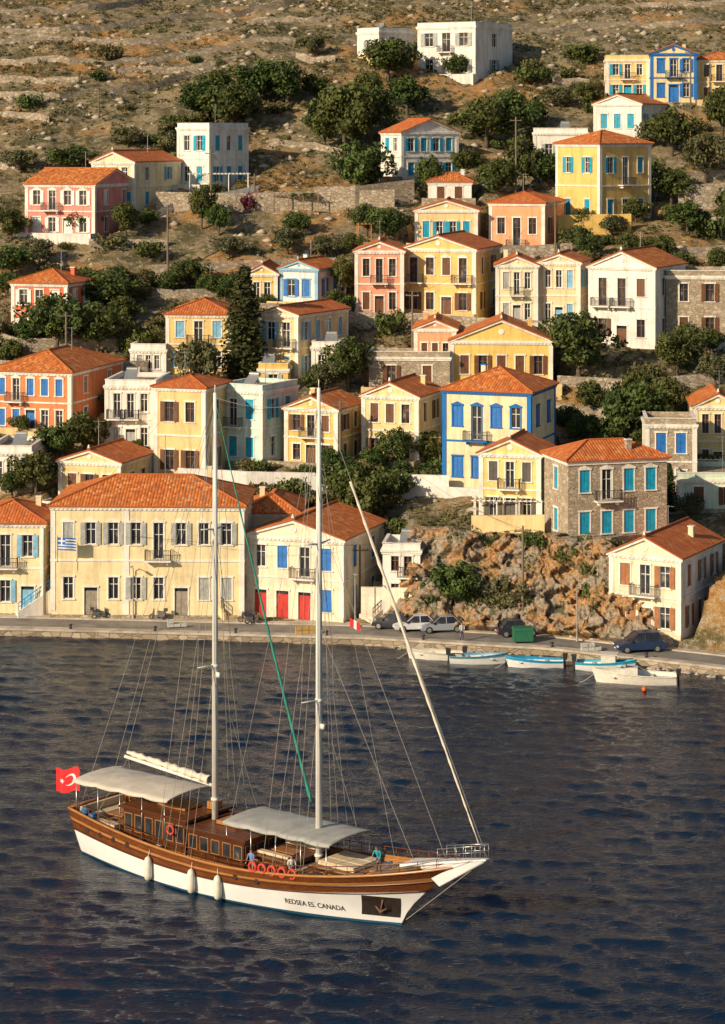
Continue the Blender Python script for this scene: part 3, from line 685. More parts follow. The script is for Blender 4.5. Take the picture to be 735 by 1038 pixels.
BR=[tree_mesh('broad',s,LG) for s in (1,2,3,4)];OL=[tree_mesh('broad',s,LO) for s in (11,12,13)];CY=tree_mesh('cyp',21,LC);SH=[tree_mesh('shrub',s,LG) for s in (31,32,33)];SO=[tree_mesh('shrub',s,LS) for s in (41,42)];PU=tree_mesh('shrub',51,LP)
def plant(me,name,x,y,z,sx,sz,rot=None):
    o=bpy.data.objects.new(name,me);scene.collection.objects.link(o);o.location=(x,y,z);o.scale=(sx,sx,sz);o.rotation_euler=(0,0,random.uniform(0,6.28) if rot is None else rot);return o
def tree(px,py,w,h,kind='b'):
    x,y,z=ray(px,py);s=F/y;z=float(ground(np.array(x),np.array(y)))
    if kind in 'bo': w*=1.12;h*=1.06
    if kind=='b': plant(random.choice(BR),'broadleaf_tree',x,y,z-.2,w/s/6.4,h/s/5.9)
    elif kind=='o': plant(random.choice(OL),'olive_tree',x,y,z-.2,w/s/6.4,h/s/5.9)
    elif kind=='c': plant(CY,'cypress_tree',x,y,z-.2,w/s/1.9,h/s/10)
    elif kind=='p': plant(PU,'bougainvillea_bush',x,y,z-.1,w/s/2.7,h/s/1.3)
    else: plant(random.choice(SH),'shrub',x,y,z-.1,w/s/2.7,h/s/1.3)
for t in [(247,389,38,124,'c'),(58,358,64,60),(100,360,54,54),(143,356,50,46),(110,320,60,44),(146,298,30,26,'o'),(190,294,40,32),(158,352,24,34),(30,352,40,30),
 (70,178,52,32),(178,150,36,30,'o'),(205,122,54,40),(235,135,58,50),(262,108,56,48),(292,108,48,44),(222,100,40,28),(320,100,30,26),(350,160,68,74),(376,146,52,60),(366,204,60,60),(330,152,40,50),(412,118,46,42),(372,196,30,36),(393,82,58,44),(462,76,28,26),(318,58,30,24,'o'),
 (436,200,30,48),(492,150,66,52),(520,148,52,54),(530,190,40,54),(505,204,44,44),(552,192,38,42),(472,168,36,34),(595,190,30,30),
 (682,160,52,50),(716,186,48,54,'o'),(733,142,44,54),(680,208,46,38),(696,240,46,38),(660,150,30,30,'o'),(588,384,78,66),(687,382,54,52),(725,392,40,34,'o'),(640,458,70,72),(615,462,44,42),(672,430,44,46),(726,424,30,34),
 (200,398,50,56,'o'),(184,474,34,38),(86,464,46,46),(58,470,44,42),(36,504,48,48),(12,506,34,30),(66,300,20,20),(228,306,30,26),
 (368,540,66,66),(350,510,48,44),(395,512,44,38),(352,398,50,56),(330,400,36,34,'o'),(402,474,36,40),(430,470,36,34),(380,480,32,28),(318,398,30,24),
 (463,624,56,54),(442,622,30,28,'s'),(490,622,30,24,'s'),(518,630,46,48,'o'),(536,556,20,18,'s'),(650,545,36,34),(700,528,30,30,'o'),
 (500,560,22,16,'s'),(560,600,22,18,'s'),(600,612,26,22,'s'),(610,566,40,18,'s'),(575,575,26,20,'s'),(545,580,24,18,'s'),(470,556,40,22,'s'),(434,560,36,26,'s'),(415,540,36,26,'s'),
 (252,214,26,22,'p'),(205,232,30,44),(222,238,28,32),(128,240,32,34),(84,238,32,30),(12,244,36,34),(292,258,34,30,'o'),(232,262,30,24,'o'),(394,246,40,36),(372,240,36,34),(330,262,34,26,'o'),
 (350,300,30,40),(342,322,28,30),(415,350,26,22,'o'),(270,312,24,16),(396,338,34,26,'s'),(150,262,36,20,'s'),(12,282,42,34),(40,268,32,28,'o'),
 (590,62,40,20,'s'),(568,110,34,24,'o'),(598,112,32,28),(540,86,40,22,'s'),(720,240,36,24,'s'),(640,262,26,26),(400,606,16,20,'c'),(678,516,16,52,'c'),
 (210,346,26,30),(120,300,40,30),(180,330,34,26,'o'),(10,372,34,28),(465,260,30,22,'s'),(590,232,28,22),(645,226,30,26),(730,280,30,30),(640,400,34,26,'s'),(700,356,36,30,'o'),(575,440,34,30),(590,452,36,34),(140,470,24,26),(20,176,40,26,'o'),(130,150,34,22,'o'),(150,232,24,22),(345,120,40,34),(370,108,40,34),(540,130,34,26),
 (84,300,34,30),(170,300,30,26),(128,330,34,30),(212,300,26,24),(240,296,24,22,'o'),(300,240,30,26),(268,268,30,22),(356,258,22,22),(596,262,30,26),(620,240,28,24,'o'),(670,262,30,24),(610,200,26,24),(740,230,28,28),(590,300,24,22,'s'),(600,420,40,36),(655,470,40,36),(700,440,22,22),(720,360,30,28),(310,490,26,20),(335,480,28,26),(440,500,26,18,'s'),(410,490,26,24),(8,300,28,26),(100,400,22,18),(262,480,22,16,'s'),(108,484,26,22),(22,440,26,20),(470,350,24,18,'s'),(600,560,30,18,'s'),(640,575,28,22,'s'),(600,590,24,20,'s'),(484,590,26,22,'s'),(546,556,30,18,'s')]:
    tree(*t)
for i in range(340):
    px=random.uniform(-5,740);py=random.uniform(60,560)
    x,y,z=ray(px,py)
    if infoot(np.array(x),np.array(y),.8) or float(fbm(x/14,y/14,2,88))<.43: continue
    s=random.uniform(.6,1.7);plant(random.choice(SH+SO+[SO[0]]),'shrub',x,y,z-.1,s,s*random.uniform(.7,1.4))
rng=np.random.default_rng(99)
n=46000;X=rng.uniform(-85,85,n);Yv=rng.uniform(224,500,n)
keep=(np.abs(X)<.165*Yv+6)&(Yv>yq(X)+ROADW+2.5)
dn=fbm(X/9,Yv/9,3,55);keep&=(rng.random(n)<sm((dn-.34)/.26)*.8);keep&=~infoot(X,Yv,.7)
X=X[keep];Yv=Yv[keep];Zg=ground(X,Yv);K=len(X)
R=.2+.6*rng.random(K)**2
V,Q,t=leaves(np.stack([X,Yv,Zg+R*.35],-1),R,22,.14,np.clip(.5+.3*rng.normal(size=K),0,1),.7)
npmesh('hillside_scrub',V,Q,[LS],None,t)
n=9000;X=rng.uniform(-80,80,n);Yv=rng.uniform(224,480,n);keep=(np.abs(X)<.165*Yv+6)&(Yv>yq(X)+ROADW+1.0)&~infoot(X,Yv,.5)&(fbm(X/12,Yv/12,3,66)>.45)
X=X[keep];Yv=Yv[keep];Zg=ground(X,Yv);K=len(X)
ico=np.array([(0,0,1),(.9,0,.2),(.28,.85,.2),(-.72,.53,.2),(-.72,-.53,.2),(.28,-.85,.2),(0,0,-.8)]);tri=np.array([(0,1,2),(0,2,3),(0,3,4),(0,4,5),(0,5,1),(6,2,1),(6,3,2),(6,4,3),(6,5,4),(6,1,5)])
S=(.12+.75*rng.random(K)**3.5);V=ico[None]*(S[:,None]*(.7+.6*rng.random((K,7))))[:,:,None]*np.array([1.3,1,.7])+np.stack([X,Yv,Zg],-1)[:,None]
Q=(tri[None]+np.arange(K)[:,None,None]*7).reshape(-1,3)
npmesh('hillside_rocks',V.reshape(-1,3),Q,[cache['limestone']])

# ---------------------------------------------------------------- gulet
A=math.radians(39)
BT=empty('wooden_sailing_gulet',(-17.27,155.8,0),-A)
def sheer(s):
    return 2.15+.75*((.42-s)/.42)**2 if s<.42 else 2.15+2.3*((s-.42)/.58)**1.9
def x01(v):
    w=max(v,0);return (.25-.75*w, 25.2+4.6*w**1.5+(min(v,0)*2))
def hb(s,v):
    if s<.4: d=2.4+1.05*math.sin(math.pi/2*s/.4);w=1.85+1.45*math.sin(math.pi/2*s/.4)
    else:
        q=(s-.4)/.6;d=3.45*(1-q**2.4)+.05;w=3.3*(1-q**1.9)+.03
    k=max(v,0)**.75;r=w+(d-w)*k
    if v<0: r*=1+v*1.2
    return r
def hp(s,v,sg=-1):
    a,b=x01(v);return (a+(b-a)*s,sg*hb(s,v),v*sheer(s) if v>=0 else v*2.4)
def hproj(x,z,off=.02,sg=-1):
    s=.5
    for _ in range(12):
        v=z/sheer(s);a,b=x01(v);s=min(1,max(0,(x-a)/(b-a)))
    return (x,sg*(hb(s,v)+off),z)
V_=[-.35,-.15,0,.05,.065,.2,.35,.55,.57,.64,.74,.82,.92,1.0]
NS=56
M_boot=mat('boot_stripe',(.02,.09,.16),.4,.1);M_hw=mat('hull_white',(.74,.74,.73),.3,.09,.5)
W1=woodm('varnished_hull_wood',(.085,.026,.008),(.22,.072,.020),.22);W2=woodm('dark_mahogany',(.045,.016,.007),(.11,.038,.014),.25);W3=woodm('teak_deck',(.26,.15,.075),(.38,.24,.13),.6,(.3,8,8));W4=woodm('light_varnish',(.32,.13,.035),(.48,.23,.075),.25)
hull=B()
for sg in (-1,1):
    P=[[hp(i/NS,v,sg) for v in V_] for i in range(NS+1)]
    hull.grid(P,mf=lambda i,j:0 if j<3 else (3 if j==7 else (1 if j<7 else (4 if j==10 else 2))))
T=[[hp(0,v,-1),hp(0,v,1)] for v in V_];hull.grid(T,mf=lambda i,j:0 if i<3 else (1 if i<7 else 2))
hull.obj('hull',[M_boot,M_hw,W1,W2,W4],BT,True)
rl=B()
for sg in (-1,1):
    for v,r,o,m in ((.56,.06,.03,1),(.74,.045,.03,1),(1.0,.09,-.02,0)):
        rl.tube([(lambda p:(p[0],p[1]+sg*o,p[2]+(.03 if v==1 else 0)))(hp(i/60,v,sg)) for i in range(61)],r,6,m)
    P=[[(lambda p:(p[0],p[1]-sg*.16,p[2]))(hp(i/60,v,sg)) for v in (.55,1.0)] for i in range(1,60)];rl.grid(P,0)
rl.tube([hp(0,1,-1),hp(0,1,1)],.1,6,0)
rl.obj('rub_rails_and_bulwark',[W4,W2],BT,True)
dk=B();P=[]
def deckz(s): return float(sheer(s)-.62+(.35*sm((s-.8)/.05)))
for i in range(61):
    s=i/60;x=hp(s,.75)[0];w=max(.02,hb(s,.78)-.1);z=deckz(s);P.append([(x,-w,z),(x,0,z+.06),(x,w,z)])
dk.grid(P);dk.obj('deck',W3,BT)
ph=B()
for x in (1.4,2.8,4.2,5.6,15,16.6):
    c=hproj(x,1.85 if x<6 else 1.72,0);ph.tube([(c[0],c[1]+.05,c[2]),(c[0],c[1]-.05,c[2])],.17,12)
P=[]
for i in range(9):
    fx=23.0+2.2*i/8;P.append([hproj(fx+.25*(z-.5),z,.03) for z in np.linspace(.55,1.85,7)])
ph.grid(P)
ph.obj('portholes_and_anchor_pocket',mat('dark_opening',(.03,.02,.016),.5,.4,3),BT)
an=B()
c=hproj(24.4,1.3,.12);an.tube([(c[0]+.1,c[1],c[2]+.45),(c[0]-.1,c[1],c[2]-.4)],.06,8);an.tube([(c[0]-.5,c[1]-.02,c[2]-.1),(c[0]-.1,c[1],c[2]-.42),(c[0]+.35,c[1]+.02,c[2]-.12)],[.04,.09,.04],8)
an.obj('anchor',mat('rusty_iron',(.13,.07,.045),.8,.3),BT,True)
cu=bpy.data.curves.new('t','FONT');cu.body='REDSEA ES. CANADA';cu.size=.5;cu.offset=.006;to=bpy.data.objects.new('t',cu);scene.collection.objects.link(to)
bpy.context.view_layer.update();me=bpy.data.meshes.new_from_object(to.evaluated_get(bpy.context.evaluated_depsgraph_get()));bpy.data.objects.remove(to)
for v in me.vertices: v.co=hproj(18.3+v.co.x*.80,.62+v.co.y*.9,.022)
me.name='name_lettering';me.materials.clear();me.materials.append(mat('black_lettering',(.015,.015,.02),.5,.1));o=bpy.data.objects.new('name_lettering',me);scene.collection.objects.link(o);o.parent=BT
def cabin(name,x0,x1,hw,z0,z1,nS,nE,wallm,frame,roofm,wz=(.4,.85),wf=.66):
    pt={k:B() for k in ('walls','trim','glass')}
    for O,u,nn,W,nc in (((x0,-hw),(1,0),(0,-1),x1-x0,nS),((x1,-hw),(0,1),(1,0),2*hw,nE),((x1,hw),(-1,0),(0,1),x1-x0,nS),((x0,hw),(0,-1),(-1,0),2*hw,nE)):
        hh=z1-z0
        P=lambda a,z,d:(O[0]+u[0]*a+nn[0]*d,O[1]+u[1]*a+nn[1]*d,z)
        pt['walls'].add([P(0,z0,0),P(W,z0,0),P(W,z1,0),P(0,z1,0)],[(0,1,2,3)])
        for c in range(nc):
            m=W*(c+.5)/nc;w=W/nc*wf;a,b,q0,q1=m-w/2,m+w/2,z0+hh*wz[0],z0+hh*wz[1]
            pt['glass'].hexa([P(a,q0,.012),P(b,q0,.012),P(b,q0,0),P(a,q0,0),P(a,q1,.012),P(b,q1,.012),P(b,q1,0),P(a,q1,0)])
            f=.045
            for (p,q,r,s2) in ((a-f,a,q0-f,q1+f),(b,b+f,q0-f,q1+f),(a,b,q0-f,q0),(a,b,q1,q1+f)):
                pt['trim'].hexa([P(p,r,.03),P(q,r,.03),P(q,r,0),P(p,r,0),P(p,s2,.03),P(q,s2,.03),P(q,s2,0),P(p,s2,0)])
        z=z0+.35;pt['trim'].hexa([P(0,z,.02),P(W,z,.02),P(W,z,0),P(0,z,0),P(0,z+.04,.02),P(W,z+.04,.02),P(W,z+.04,0),P(0,z+.04,0)])
    r=B();r.box(x0-.25,x1+.3,-hw-.22,hw+.22,z1,z1+.12);r.box(x0-.2,x1+.25,-hw-.17,hw+.17,z1+.12,z1+.16,1)
    for i in range(int((2*hw)/.3)): r.box(x0-.15,x1+.2,-hw+.1+i*.3,-hw+.12+i*.3,z1+.16,z1+.175,0)
    pt['walls'].obj(name+'_walls',wallm,BT);pt['trim'].obj(name+'_window_trim',frame,BT);pt['glass'].obj(name+'_windows',GLASS,BT);r.obj(name+'_roof',[W2,roofm],BT,bev=.02)
cabin('wheelhouse',4.2,9.6,2.05,1.4,3.75,6,4,W2,W4,W1,(.42,.86))
cabin('saloon',9.9,14.6,2.15,1.4,3.45,5,4,W2,W4,W1,(.45,.84))
cabin('deckhouse',14.9,17.8,1.8,1.4,2.6,3,3,W1,W4,W1)
cabin('fore_coachroof',19.6,22.8,1.5,1.5,2.75,3,3,W2,W4,W3)
df=B();CUSH=mat('cream_cushion',(.62,.50,.34),.9,.15)
df.box(19.8,22.6,-1.3,1.3,2.93,3.1)
for y in (-1.28,-.42,.44): df.box(19.85,22.55,y,y+.82,3.103,3.2)
for y in (-1.5,1.1): df.box(15.1,17.6,y,y+.45,2.78,2.95)
df.box(0,1.1,-1.9,1.9,2.0,2.5);df.box(0,.25,-1.9,1.9,2.5,3.0);df.box(1.6,3.6,-2.3,-1.6,2.1,2.5);df.box(1.6,3.6,1.6,2.3,2.1,2.5)
df.box(17.9,18.4,-1.9,1.9,1.6,2.3)
df.obj('seat_cushions',CUSH,BT,bev=.05)
tb=B();tb.box(1.5,2.9,-.9,.9,2.55,2.62);tb.tube([(2.15,0,1.7),(2.15,0,2.55)],.08,8);tb.box(6,8.4,-.8,.8,3.93,4.12);tb.box(11,12.6,-.7,.7,3.63,3.86);tb.box(23.3,24.3,-.7,.7,2.7,3.15);tb.box(15.4,17.2,-.5,.5,2.78,2.83)
tb.box(9.0,9.6,.6,1.4,3.93,4.4);tb.tube([(24.9,-.4,3.2),(24.9,.4,3.2)],.22,10);tb.box(24.6,25.2,-.15,.15,2.9,3.45)
tb.obj('deck_hatches_table_and_windlass',W4,BT,bev=.03)
cc=B()
for i in range(30):
    x=random.uniform(5,24);s=(x+1)/30;y=random.choice((-1,1))*random.uniform(2.3,2.7) if x<18 else random.uniform(-1.6,1.6);z=deckz(s)
    if i%3==0:
        for k in range(3): cc.torus((x,y,z+.05+.06*k),.2-.02*k,.035,'z',0,12,5)
    elif i%3==1: cc.box(x-.2,x+.2,y-.15,y+.15,z,z+random.uniform(.2,.5),1)
    else: cc.tube([(x,y,z),(x,y,z+.5)],[.12,.1],8,2)
cc.obj('rope_coils_and_deck_gear',[mat('rope',(.55,.48,.36),.9,.1),mat('deck_box',(.5,.42,.3),.7,.2),mat('gas_bottle_blue',(.03,.12,.3),.5,.1)],BT)
bc=B();bc.box(1.2,1.7,-2.3,-1.8,2.2,2.85);bc.sphere((.8,-2.1,2.9),.28,0);bc.sphere((3.2,2.1,2.9),.3);bc.box(.2,.9,-2.2,-1.5,2.5,2.8);bc.obj('blue_covers',mat('blue_canvas',(.03,.16,.36),.8,.2),BT,bev=.06)
CAN=mat('canvas_awning',(.60,.54,.45),.9,.15,.9,0,.3);CAN2=mat('grey_awning',(.38,.38,.35),.9,.18,.9,0,.3)
def awning(name,x0,x1,hw,z,m,z_end=None,arch=.2):
    P=[];rr=random.Random(3)
    for i in range(25):
        t=i/24;x=x0+(x1-x0)*t;r=[]
        for j in range(13):
            y=-hw+2*hw*j/12;zz=z+((z_end or z)-z)*t+arch*(1-(y/hw)**2)-.05*abs(math.sin(t*math.pi*4))+rr.uniform(-.012,.012)
            r.append((x,y,zz))
        dr=.10+.05*abs(math.sin(t*math.pi*4))
        r=[(x,-hw-.01,r[0][2]-dr)]+r+[(x,hw+.01,r[-1][2]-dr)]
        P.append(r)
    b=B();b.grid(P);o=b.obj(name,m,BT,True);sd=o.modifiers.new('s','SOLIDIFY');sd.thickness=.025
    p=B()
    for x in np.linspace(x0+.3,x1-.3,5):
        for y in (-hw+.05,hw-.05): p.tube([(x,y,1.6),(x,y,z-.02)],.03,6)
        p.tube([(x,-hw+.05,z-.03),(x,0,z+arch-.06),(x,hw-.05,z-.03)],.02,5)
    p.obj(name+'_poles',mat('steel',(.5,.5,.5),.3,.05,3,.8),BT,True)
awning('aft_awning',-.3,8.2,2.2,4.7,CAN,4.85);awning('midship_awning',12.8,21.4,2.1,4.4,CAN2,4.5,.18)
MW=mat('mast_white',(.82,.80,.74),.35,.08,.6);ST=mat('rigging_wire',(.30,.29,.27),.5,.1);RP=cache['rope']
ms=B()
def mast(x,z0,z1):
    ms.tube([(x,0,z0),(x,0,z0+(z1-z0)*.6),(x,0,z1)],[.2,.18,.11],14);ms.tube([(x,0,z1),(x,0,z1+.5)],.03,6)
    for z,w in ((z0+(z1-z0)*.36,1.5),(z0+(z1-z0)*.68,1.2)):
        for sg in (-1,1): ms.tube([(x,0,z),(x-.1,sg*w,z+.12)],[.07,.04],8)
    ms.tube([(x,0,z0+1.2),(x,0,z0+1.35)],.26,14);ms.tube([(x,0,z0+(z1-z0)*.36-.1),(x,0,z0+(z1-z0)*.36+.1)],.23,12)
    ms.box(x+.15,x+.45,-.1,.1,z0+9,z0+9.3)
MF=(18.8,1.7,31.4);MA=(10.25,3.6,30.5)
mast(*MF);mast(*MA)
ms.tube([(10.0,0,5.7),(2.3,0,6.25)],.11,10)
ms.obj('masts_and_boom',MW,BT,True)
fs=B();P=[]
for i in range(41):
    t=i/40;x=9.8-7.2*t;z=5.85+.55*t;r=.30*(1-.4*t)*(1+.16*math.sin(t*31)+.06*math.sin(t*77));P.append([(x,r*math.cos(k*.7854)*(1+.1*math.sin(k*3+t*20)),z+.16+r*.8*math.sin(k*.7854)+.05*math.sin(t*60+k)) for k in range(8)])
fs.grid(P,close=True)
top=Vector((18.8,0,31.1));bow=Vector((31.2,0,5.2))
a=top.lerp(bow,.2);b_=top.lerp(bow,.97)
pts=[a.lerp(b_,i/60) for i in range(61)];fs.tube(pts,[.035+.055*math.sin(math.pi*min(1,i/60*.9+.12))+.018*math.sin(i*1.9)+(.02 if i%7==0 else 0) for i in range(61)],8)
fs.obj('furled_sails',mat('sail_cloth',(.72,.63,.50),.85,.18,2,0,.3),BT,True)
rg=B()
def line(a,b,r=.014,m=0,sag=0,n=2):
    a=Vector(a);b=Vector(b)
    if sag: n=10
    rg.tube([a.lerp(b,i/(n-1))-Vector((0,0,sag*4*(i/(n-1))*(1-i/(n-1)))) for i in range(n)],r,5,m)
for (x,z0,z1) in (MF,MA):
    for sg in (-1,1):
        for dx,zt,w in ((-.3,z1-.5,1.45),(.5,z0+(z1-z0)*.68,0),(-1.2,z0+(z1-z0)*.68,0),(1.0,z0+(z1-z0)*.36,0),(-1.9,z1-.6,0)):
            s=(x+dx+.5)/30;c=hp(s,1.0,sg)
            if w:
                sp=(x-.1,sg*1.5,z0+(z1-z0)*.36+.12);line((x,0,zt),(x-.1,sg*1.2,z0+(z1-z0)*.68+.12));line((x-.1,sg*1.2,z0+(z1-z0)*.68+.12),sp);line(sp,c)
            else: line((x,sg*.05,zt),c)
line((18.8,0,31.2),(31.4,0,5.3));line((18.8,0,23.5),(28.6,0,4.4));line((18.8,0,17),(26.4,0,3.6))
line((10.25,0,30.2),(18.8,0,30.6),.012,0,.5);line((10.25,0,30.2),(-.4,-1.2,3.2));line((10.25,0,30.2),(-.4,1.2,3.2));line((10.25,0,29.5),(2.4,0,6.3));line((2.6,0,6.2),(1.5,-1.6,2.9));line((2.6,0,6.2),(1.5,1.6,2.9))
line((18.8,-.1,26),(20.6,-2.3,3.2),.012);line((18.8,-.1,30),(13.4,-2.0,4.6),.012);line((18.8,.1,27),(23.4,1.6,3.4),.012)
line((18.8,.25,27),(18.9,.25,3.2),.012,1);line((10.25,-.28,28),(10.3,-.28,4.2),.012,1)
line((31.3,-.05,5.1),(25.6,-.1,.5),.022);line((31.3,0,5.2),(27.6,-1.6,4.1),.014);line((31.3,0,5.2),(27.6,1.6,4.1),.014)
rg.obj('rigging',[ST,RP],BT)
gr=B();g0=Vector((10.4,0,29.6));g1=Vector((18.4,-.25,6.2));gr.tube([g0.lerp(g1,i/50)-Vector((0,0,.5*math.sin(math.pi*i/50))) for i in range(51)],[.02+.08*(i/50)**.8*(1+.35*math.sin(i*2.1)) for i in range(51)],6);gr.obj('green_staysail_furled',mat('green_canvas',(.02,.24,.18),.8,.25,2),BT,True)
ra=B()
for sg in (-1,1):
    for hgt,r in ((.62,.03),(.33,.016)):
        ra.tube([(lambda p:(p[0],p[1]-sg*.05,p[2]+hgt))(hp(.0+.985*i/50,1,sg)) for i in range(51)],r,5,0)
    for i in range(29):
        p=hp(.985*i/28,1,sg);ra.tube([(p[0],p[1]-sg*.05,p[2]),(p[0],p[1]-sg*.05,p[2]+.62)],.022,5,0)
    for i in range(6):
        x=28.2+3.2*i/5;z=4.5+.75*i/5;ra.tube([(x,sg*(.45-.05*i),z),(x,sg*(.45-.05*i),z+.75)],.02,5,1)
    ra.tube([(28.2,sg*.45,5.25),(31.4,sg*.2,6.0)],.025,5,1);ra.tube([(28.2,sg*.45,4.9),(31.4,sg*.2,5.62)],.016,5,1)
ra.tube([(31.4,-.2,6.0),(31.5,0,6.0),(31.4,.2,6.0)],.025,5,1)
p=hp(0,1,-1);q=hp(0,1,1);ra.tube([(p[0],p[1],p[2]+.62),(q[0],q[1],q[2]+.62)],.03,5,0)
ra.obj('guard_rails',[W1,cache['steel']],BT,True)
bs=B();bs.hexa([(25.6,-.8,3.75),(31.5,-.22,5.1),(31.5,.22,5.1),(25.6,.8,3.75),(25.6,-.8,3.95),(31.5,-.22,5.22),(31.5,.22,5.22),(25.6,.8,3.95)])
bs.hexa([(28.2,-.3,3.0),(31.3,-.1,4.95),(31.3,.1,4.95),(28.2,.3,3.0),(27.0,-.6,4.0),(31.3,-.2,5.1),(31.3,.2,5.1),(27.0,.6,4.0)])
bs.obj('bowsprit',M_hw,BT,bev=.05)
fe=B()
for x in (7.8,11.6,13.7):
    c=hproj(x,.7,.26);fe.tube([(c[0],c[1],.1),(c[0],c[1],.22),(c[0],c[1],.45),(c[0],c[1],1.3),(c[0],c[1],1.52),(c[0],c[1],1.62)],[.07,.2,.26,.26,.18,.05],12);fe.tube([(c[0],c[1],1.6),hproj(x,2.0,.05)],.02,5)
fe.obj('fenders',mat('fender_white',(.72,.68,.58),.5,.1),BT,True)
lb=B()
for i,x in enumerate((16.4,17.1,17.8,18.5,19.2)):
    p=hproj(x,2.2,-.1);lb.torus((x,p[1]-.12,2.6),.27,.09,'y',0)
    lb.sphere((x+.35,p[1]+.1,2.5),.2,0,8,5)
lb.torus((8.7,-2.45,3.2),.27,.08,'y',0);lb.obj('lifebuoys',mat('lifebuoy_red',(.52,.05,.025),.6,.35,6),BT,True)
FX,FY,FZ=-1.7,-.2,3.3
def fl(u,v): return (FX-u*.95-v*.12,FY-.4*u+.3*math.sin(u*4+.5)*u*.35+.1*v,FZ+v*1.0-.12*u+ .08*math.sin(u*5))
fg=B();U=1.75
fg.grid([[ fl(U*i/16,1.5*j/8) for j in range(9)] for i in range(17)])
def off(p,d): return (p[0]+d*.4,p[1]+d,p[2])
for d in (-.02,.02):
    c=[];n=22
    for i in range(n+1):
        t=math.radians(40)+math.radians(280)*i/n;c.append(((.62+.36*math.cos(t)),(.77+.36*math.sin(t))))
    for i in range(n):
        def inn(k):
            t=math.radians(50)+math.radians(260)*k/n;return (.71+.28*math.cos(t),.77+.28*math.sin(t))
        o4=[c[i],c[i+1],inn(i+1),inn(i)];fg.add([off(fl(*p),d) for p in o4],[(0,1,2,3)],1)
    st=[(1.12+(.18 if k%2==0 else .07)*math.cos(k*math.pi/5+math.pi),.77+(.18 if k%2==0 else .07)*math.sin(k*math.pi/5+math.pi)) for k in range(10)]
    fg.add([off(fl(1.12,.77),d)]+[off(fl(*p),d) for p in st],[(0,k+1,(k+1)%10+1) for k in range(10)],1)
fg.tube([(-.5,FY,2.4),(-1.95,FY,5.2)],.035,6,2)
fg.obj('red_crescent_flag',[mat('flag_red',(.70,.012,.015),.7,.1),mat('flag_white',(.8,.8,.8)),W1],BT)
f2=B();f2.grid([[(18.9+2.35+.8*i/6,.05*math.sin(i),17.2+.5*j/2-.03*i) for j in range(3)] for i in range(7)],mf=lambda i,j:0 if i<2 or i>3 else 1);f2.obj('courtesy_flag',[cache['flag_red'],cache['flag_white']],BT)

# ---------------------------------------------------------------- people
def person(name,loc,rot,shirt,pants,bend=.25,scale=1.0,armf=.35):
    J={'pel':(0,0,.95,.13),'wa':(0+bend*.2,0,1.10,.115),'ch':(bend*.6,0,1.34,.135),'nk':(bend*.85,0,1.5,.055),'hd':(bend*1.0,0,1.63,.085),'ht':(bend*1.05,0,1.74,.075)}
    E=[('pel','wa'),('wa','ch'),('ch','nk'),('nk','hd'),('hd','ht')]
    for s,g in (('l',1),('r',-1)):
        J[s+'sh']=(bend*.6,g*.19,1.42,.06);J[s+'el']=(bend*.6+armf*.4,g*.25,1.15,.043);J[s+'wr']=(bend*.6+armf,g*.2,.98,.028);J[s+'pm']=(bend*.6+armf+.06,g*.19,.93,.032)
        E+=[('ch',s+'sh'),(s+'sh',s+'el'),(s+'el',s+'wr'),(s+'wr',s+'pm')]
        for k in range(4):
            J[s+'f%d'%k]=(bend*.6+armf+.14-.01*abs(k-1),g*(.16+.022*k),.89,.009);E.append((s+'pm',s+'f%d'%k))
        J[s+'th']=(bend*.6+armf+.08,g*.14,.90,.010);E.append((s+'pm',s+'th'))
        J[s+'hp']=(0,g*.1,.88,.09);J[s+'kn']=(.06,g*.11,.48,.06);J[s+'an']=(-.02,g*.12,.09,.04);J[s+'to']=(.16,g*.13,.04,.035)
        E+=[('pel',s+'hp'),(s+'hp',s+'kn'),(s+'kn',s+'an'),(s+'an',s+'to')]
    K=list(J);me=bpy.data.meshes.new(name);me.from_pydata([J[k][:3] for k in K],[(K.index(a),K.index(b)) for a,b in E],[])
    o=bpy.data.objects.new(name,me);scene.collection.objects.link(o);o.modifiers.new('skin','SKIN')
    if not me.skin_vertices: 
        bpy.context.view_layer.objects.active=o;bpy.ops.mesh.customdata_skin_add()
    for i,k in enumerate(K): me.skin_vertices[0].data[i].radius=(J[k][3],)*2
    me.skin_vertices[0].data[0].use_root=True
    sb=o.modifiers.new('sub','SUBSURF');sb.levels=1;sb.render_levels=1
    bpy.context.view_layer.update();m2=bpy.data.meshes.new_from_object(o.evaluated_get(bpy.context.evaluated_depsgraph_get()));bpy.data.objects.remove(o)
    for x in (mat('skin',(.42,.23,.14),.6,.05),mat('shirt_%d'%int(shirt[2]*99+shirt[0]*7),shirt,.85,.1),mat('trousers_%d'%int(pants[2]*99),pants,.9,.1),mat('hair',(.03,.018,.012),.8,.2)): m2.materials.append(x)
    for p in m2.polygons:
        c=p.center;k=1
        if c.z<.94 and abs(c.y)<.2 and c.x<.2: k=2
        if c.z<.06: k=3
        if c.z>1.47: k=0
        if c.z>1.66 or (c.z>1.55 and c.x<bend*.95-.02): k=3
        if abs(c.y)>.14 and c.z<1.14 and c.x>bend*.6+armf*.35: k=0
        p.material_index=k;p.use_smooth=True
    hd=B();hx=bend*1.02+.085;hd.sphere((hx,0,1.62),.018,0,6,4);hd.sphere((hx-.012,.03,1.645),.01,1,6,4);hd.sphere((hx-.012,-.03,1.645),.01,1,6,4)
    o=bpy.data.objects.new(name,m2);scene.collection.objects.link(o);o.location=loc;o.rotation_euler=(0,0,rot);o.scale=(scale,)*3
    hd.obj('face',[cache['skin'],cache['hair']],o)
    return o
bpy.context.view_layer.update()
def bw(x,y,z): return tuple(BT.matrix_world@Vector((x,y,z)))
person('sailor',bw(24.2,-.9,3.12),-2.0,(.02,.32,.40),(.05,.06,.09),.35)
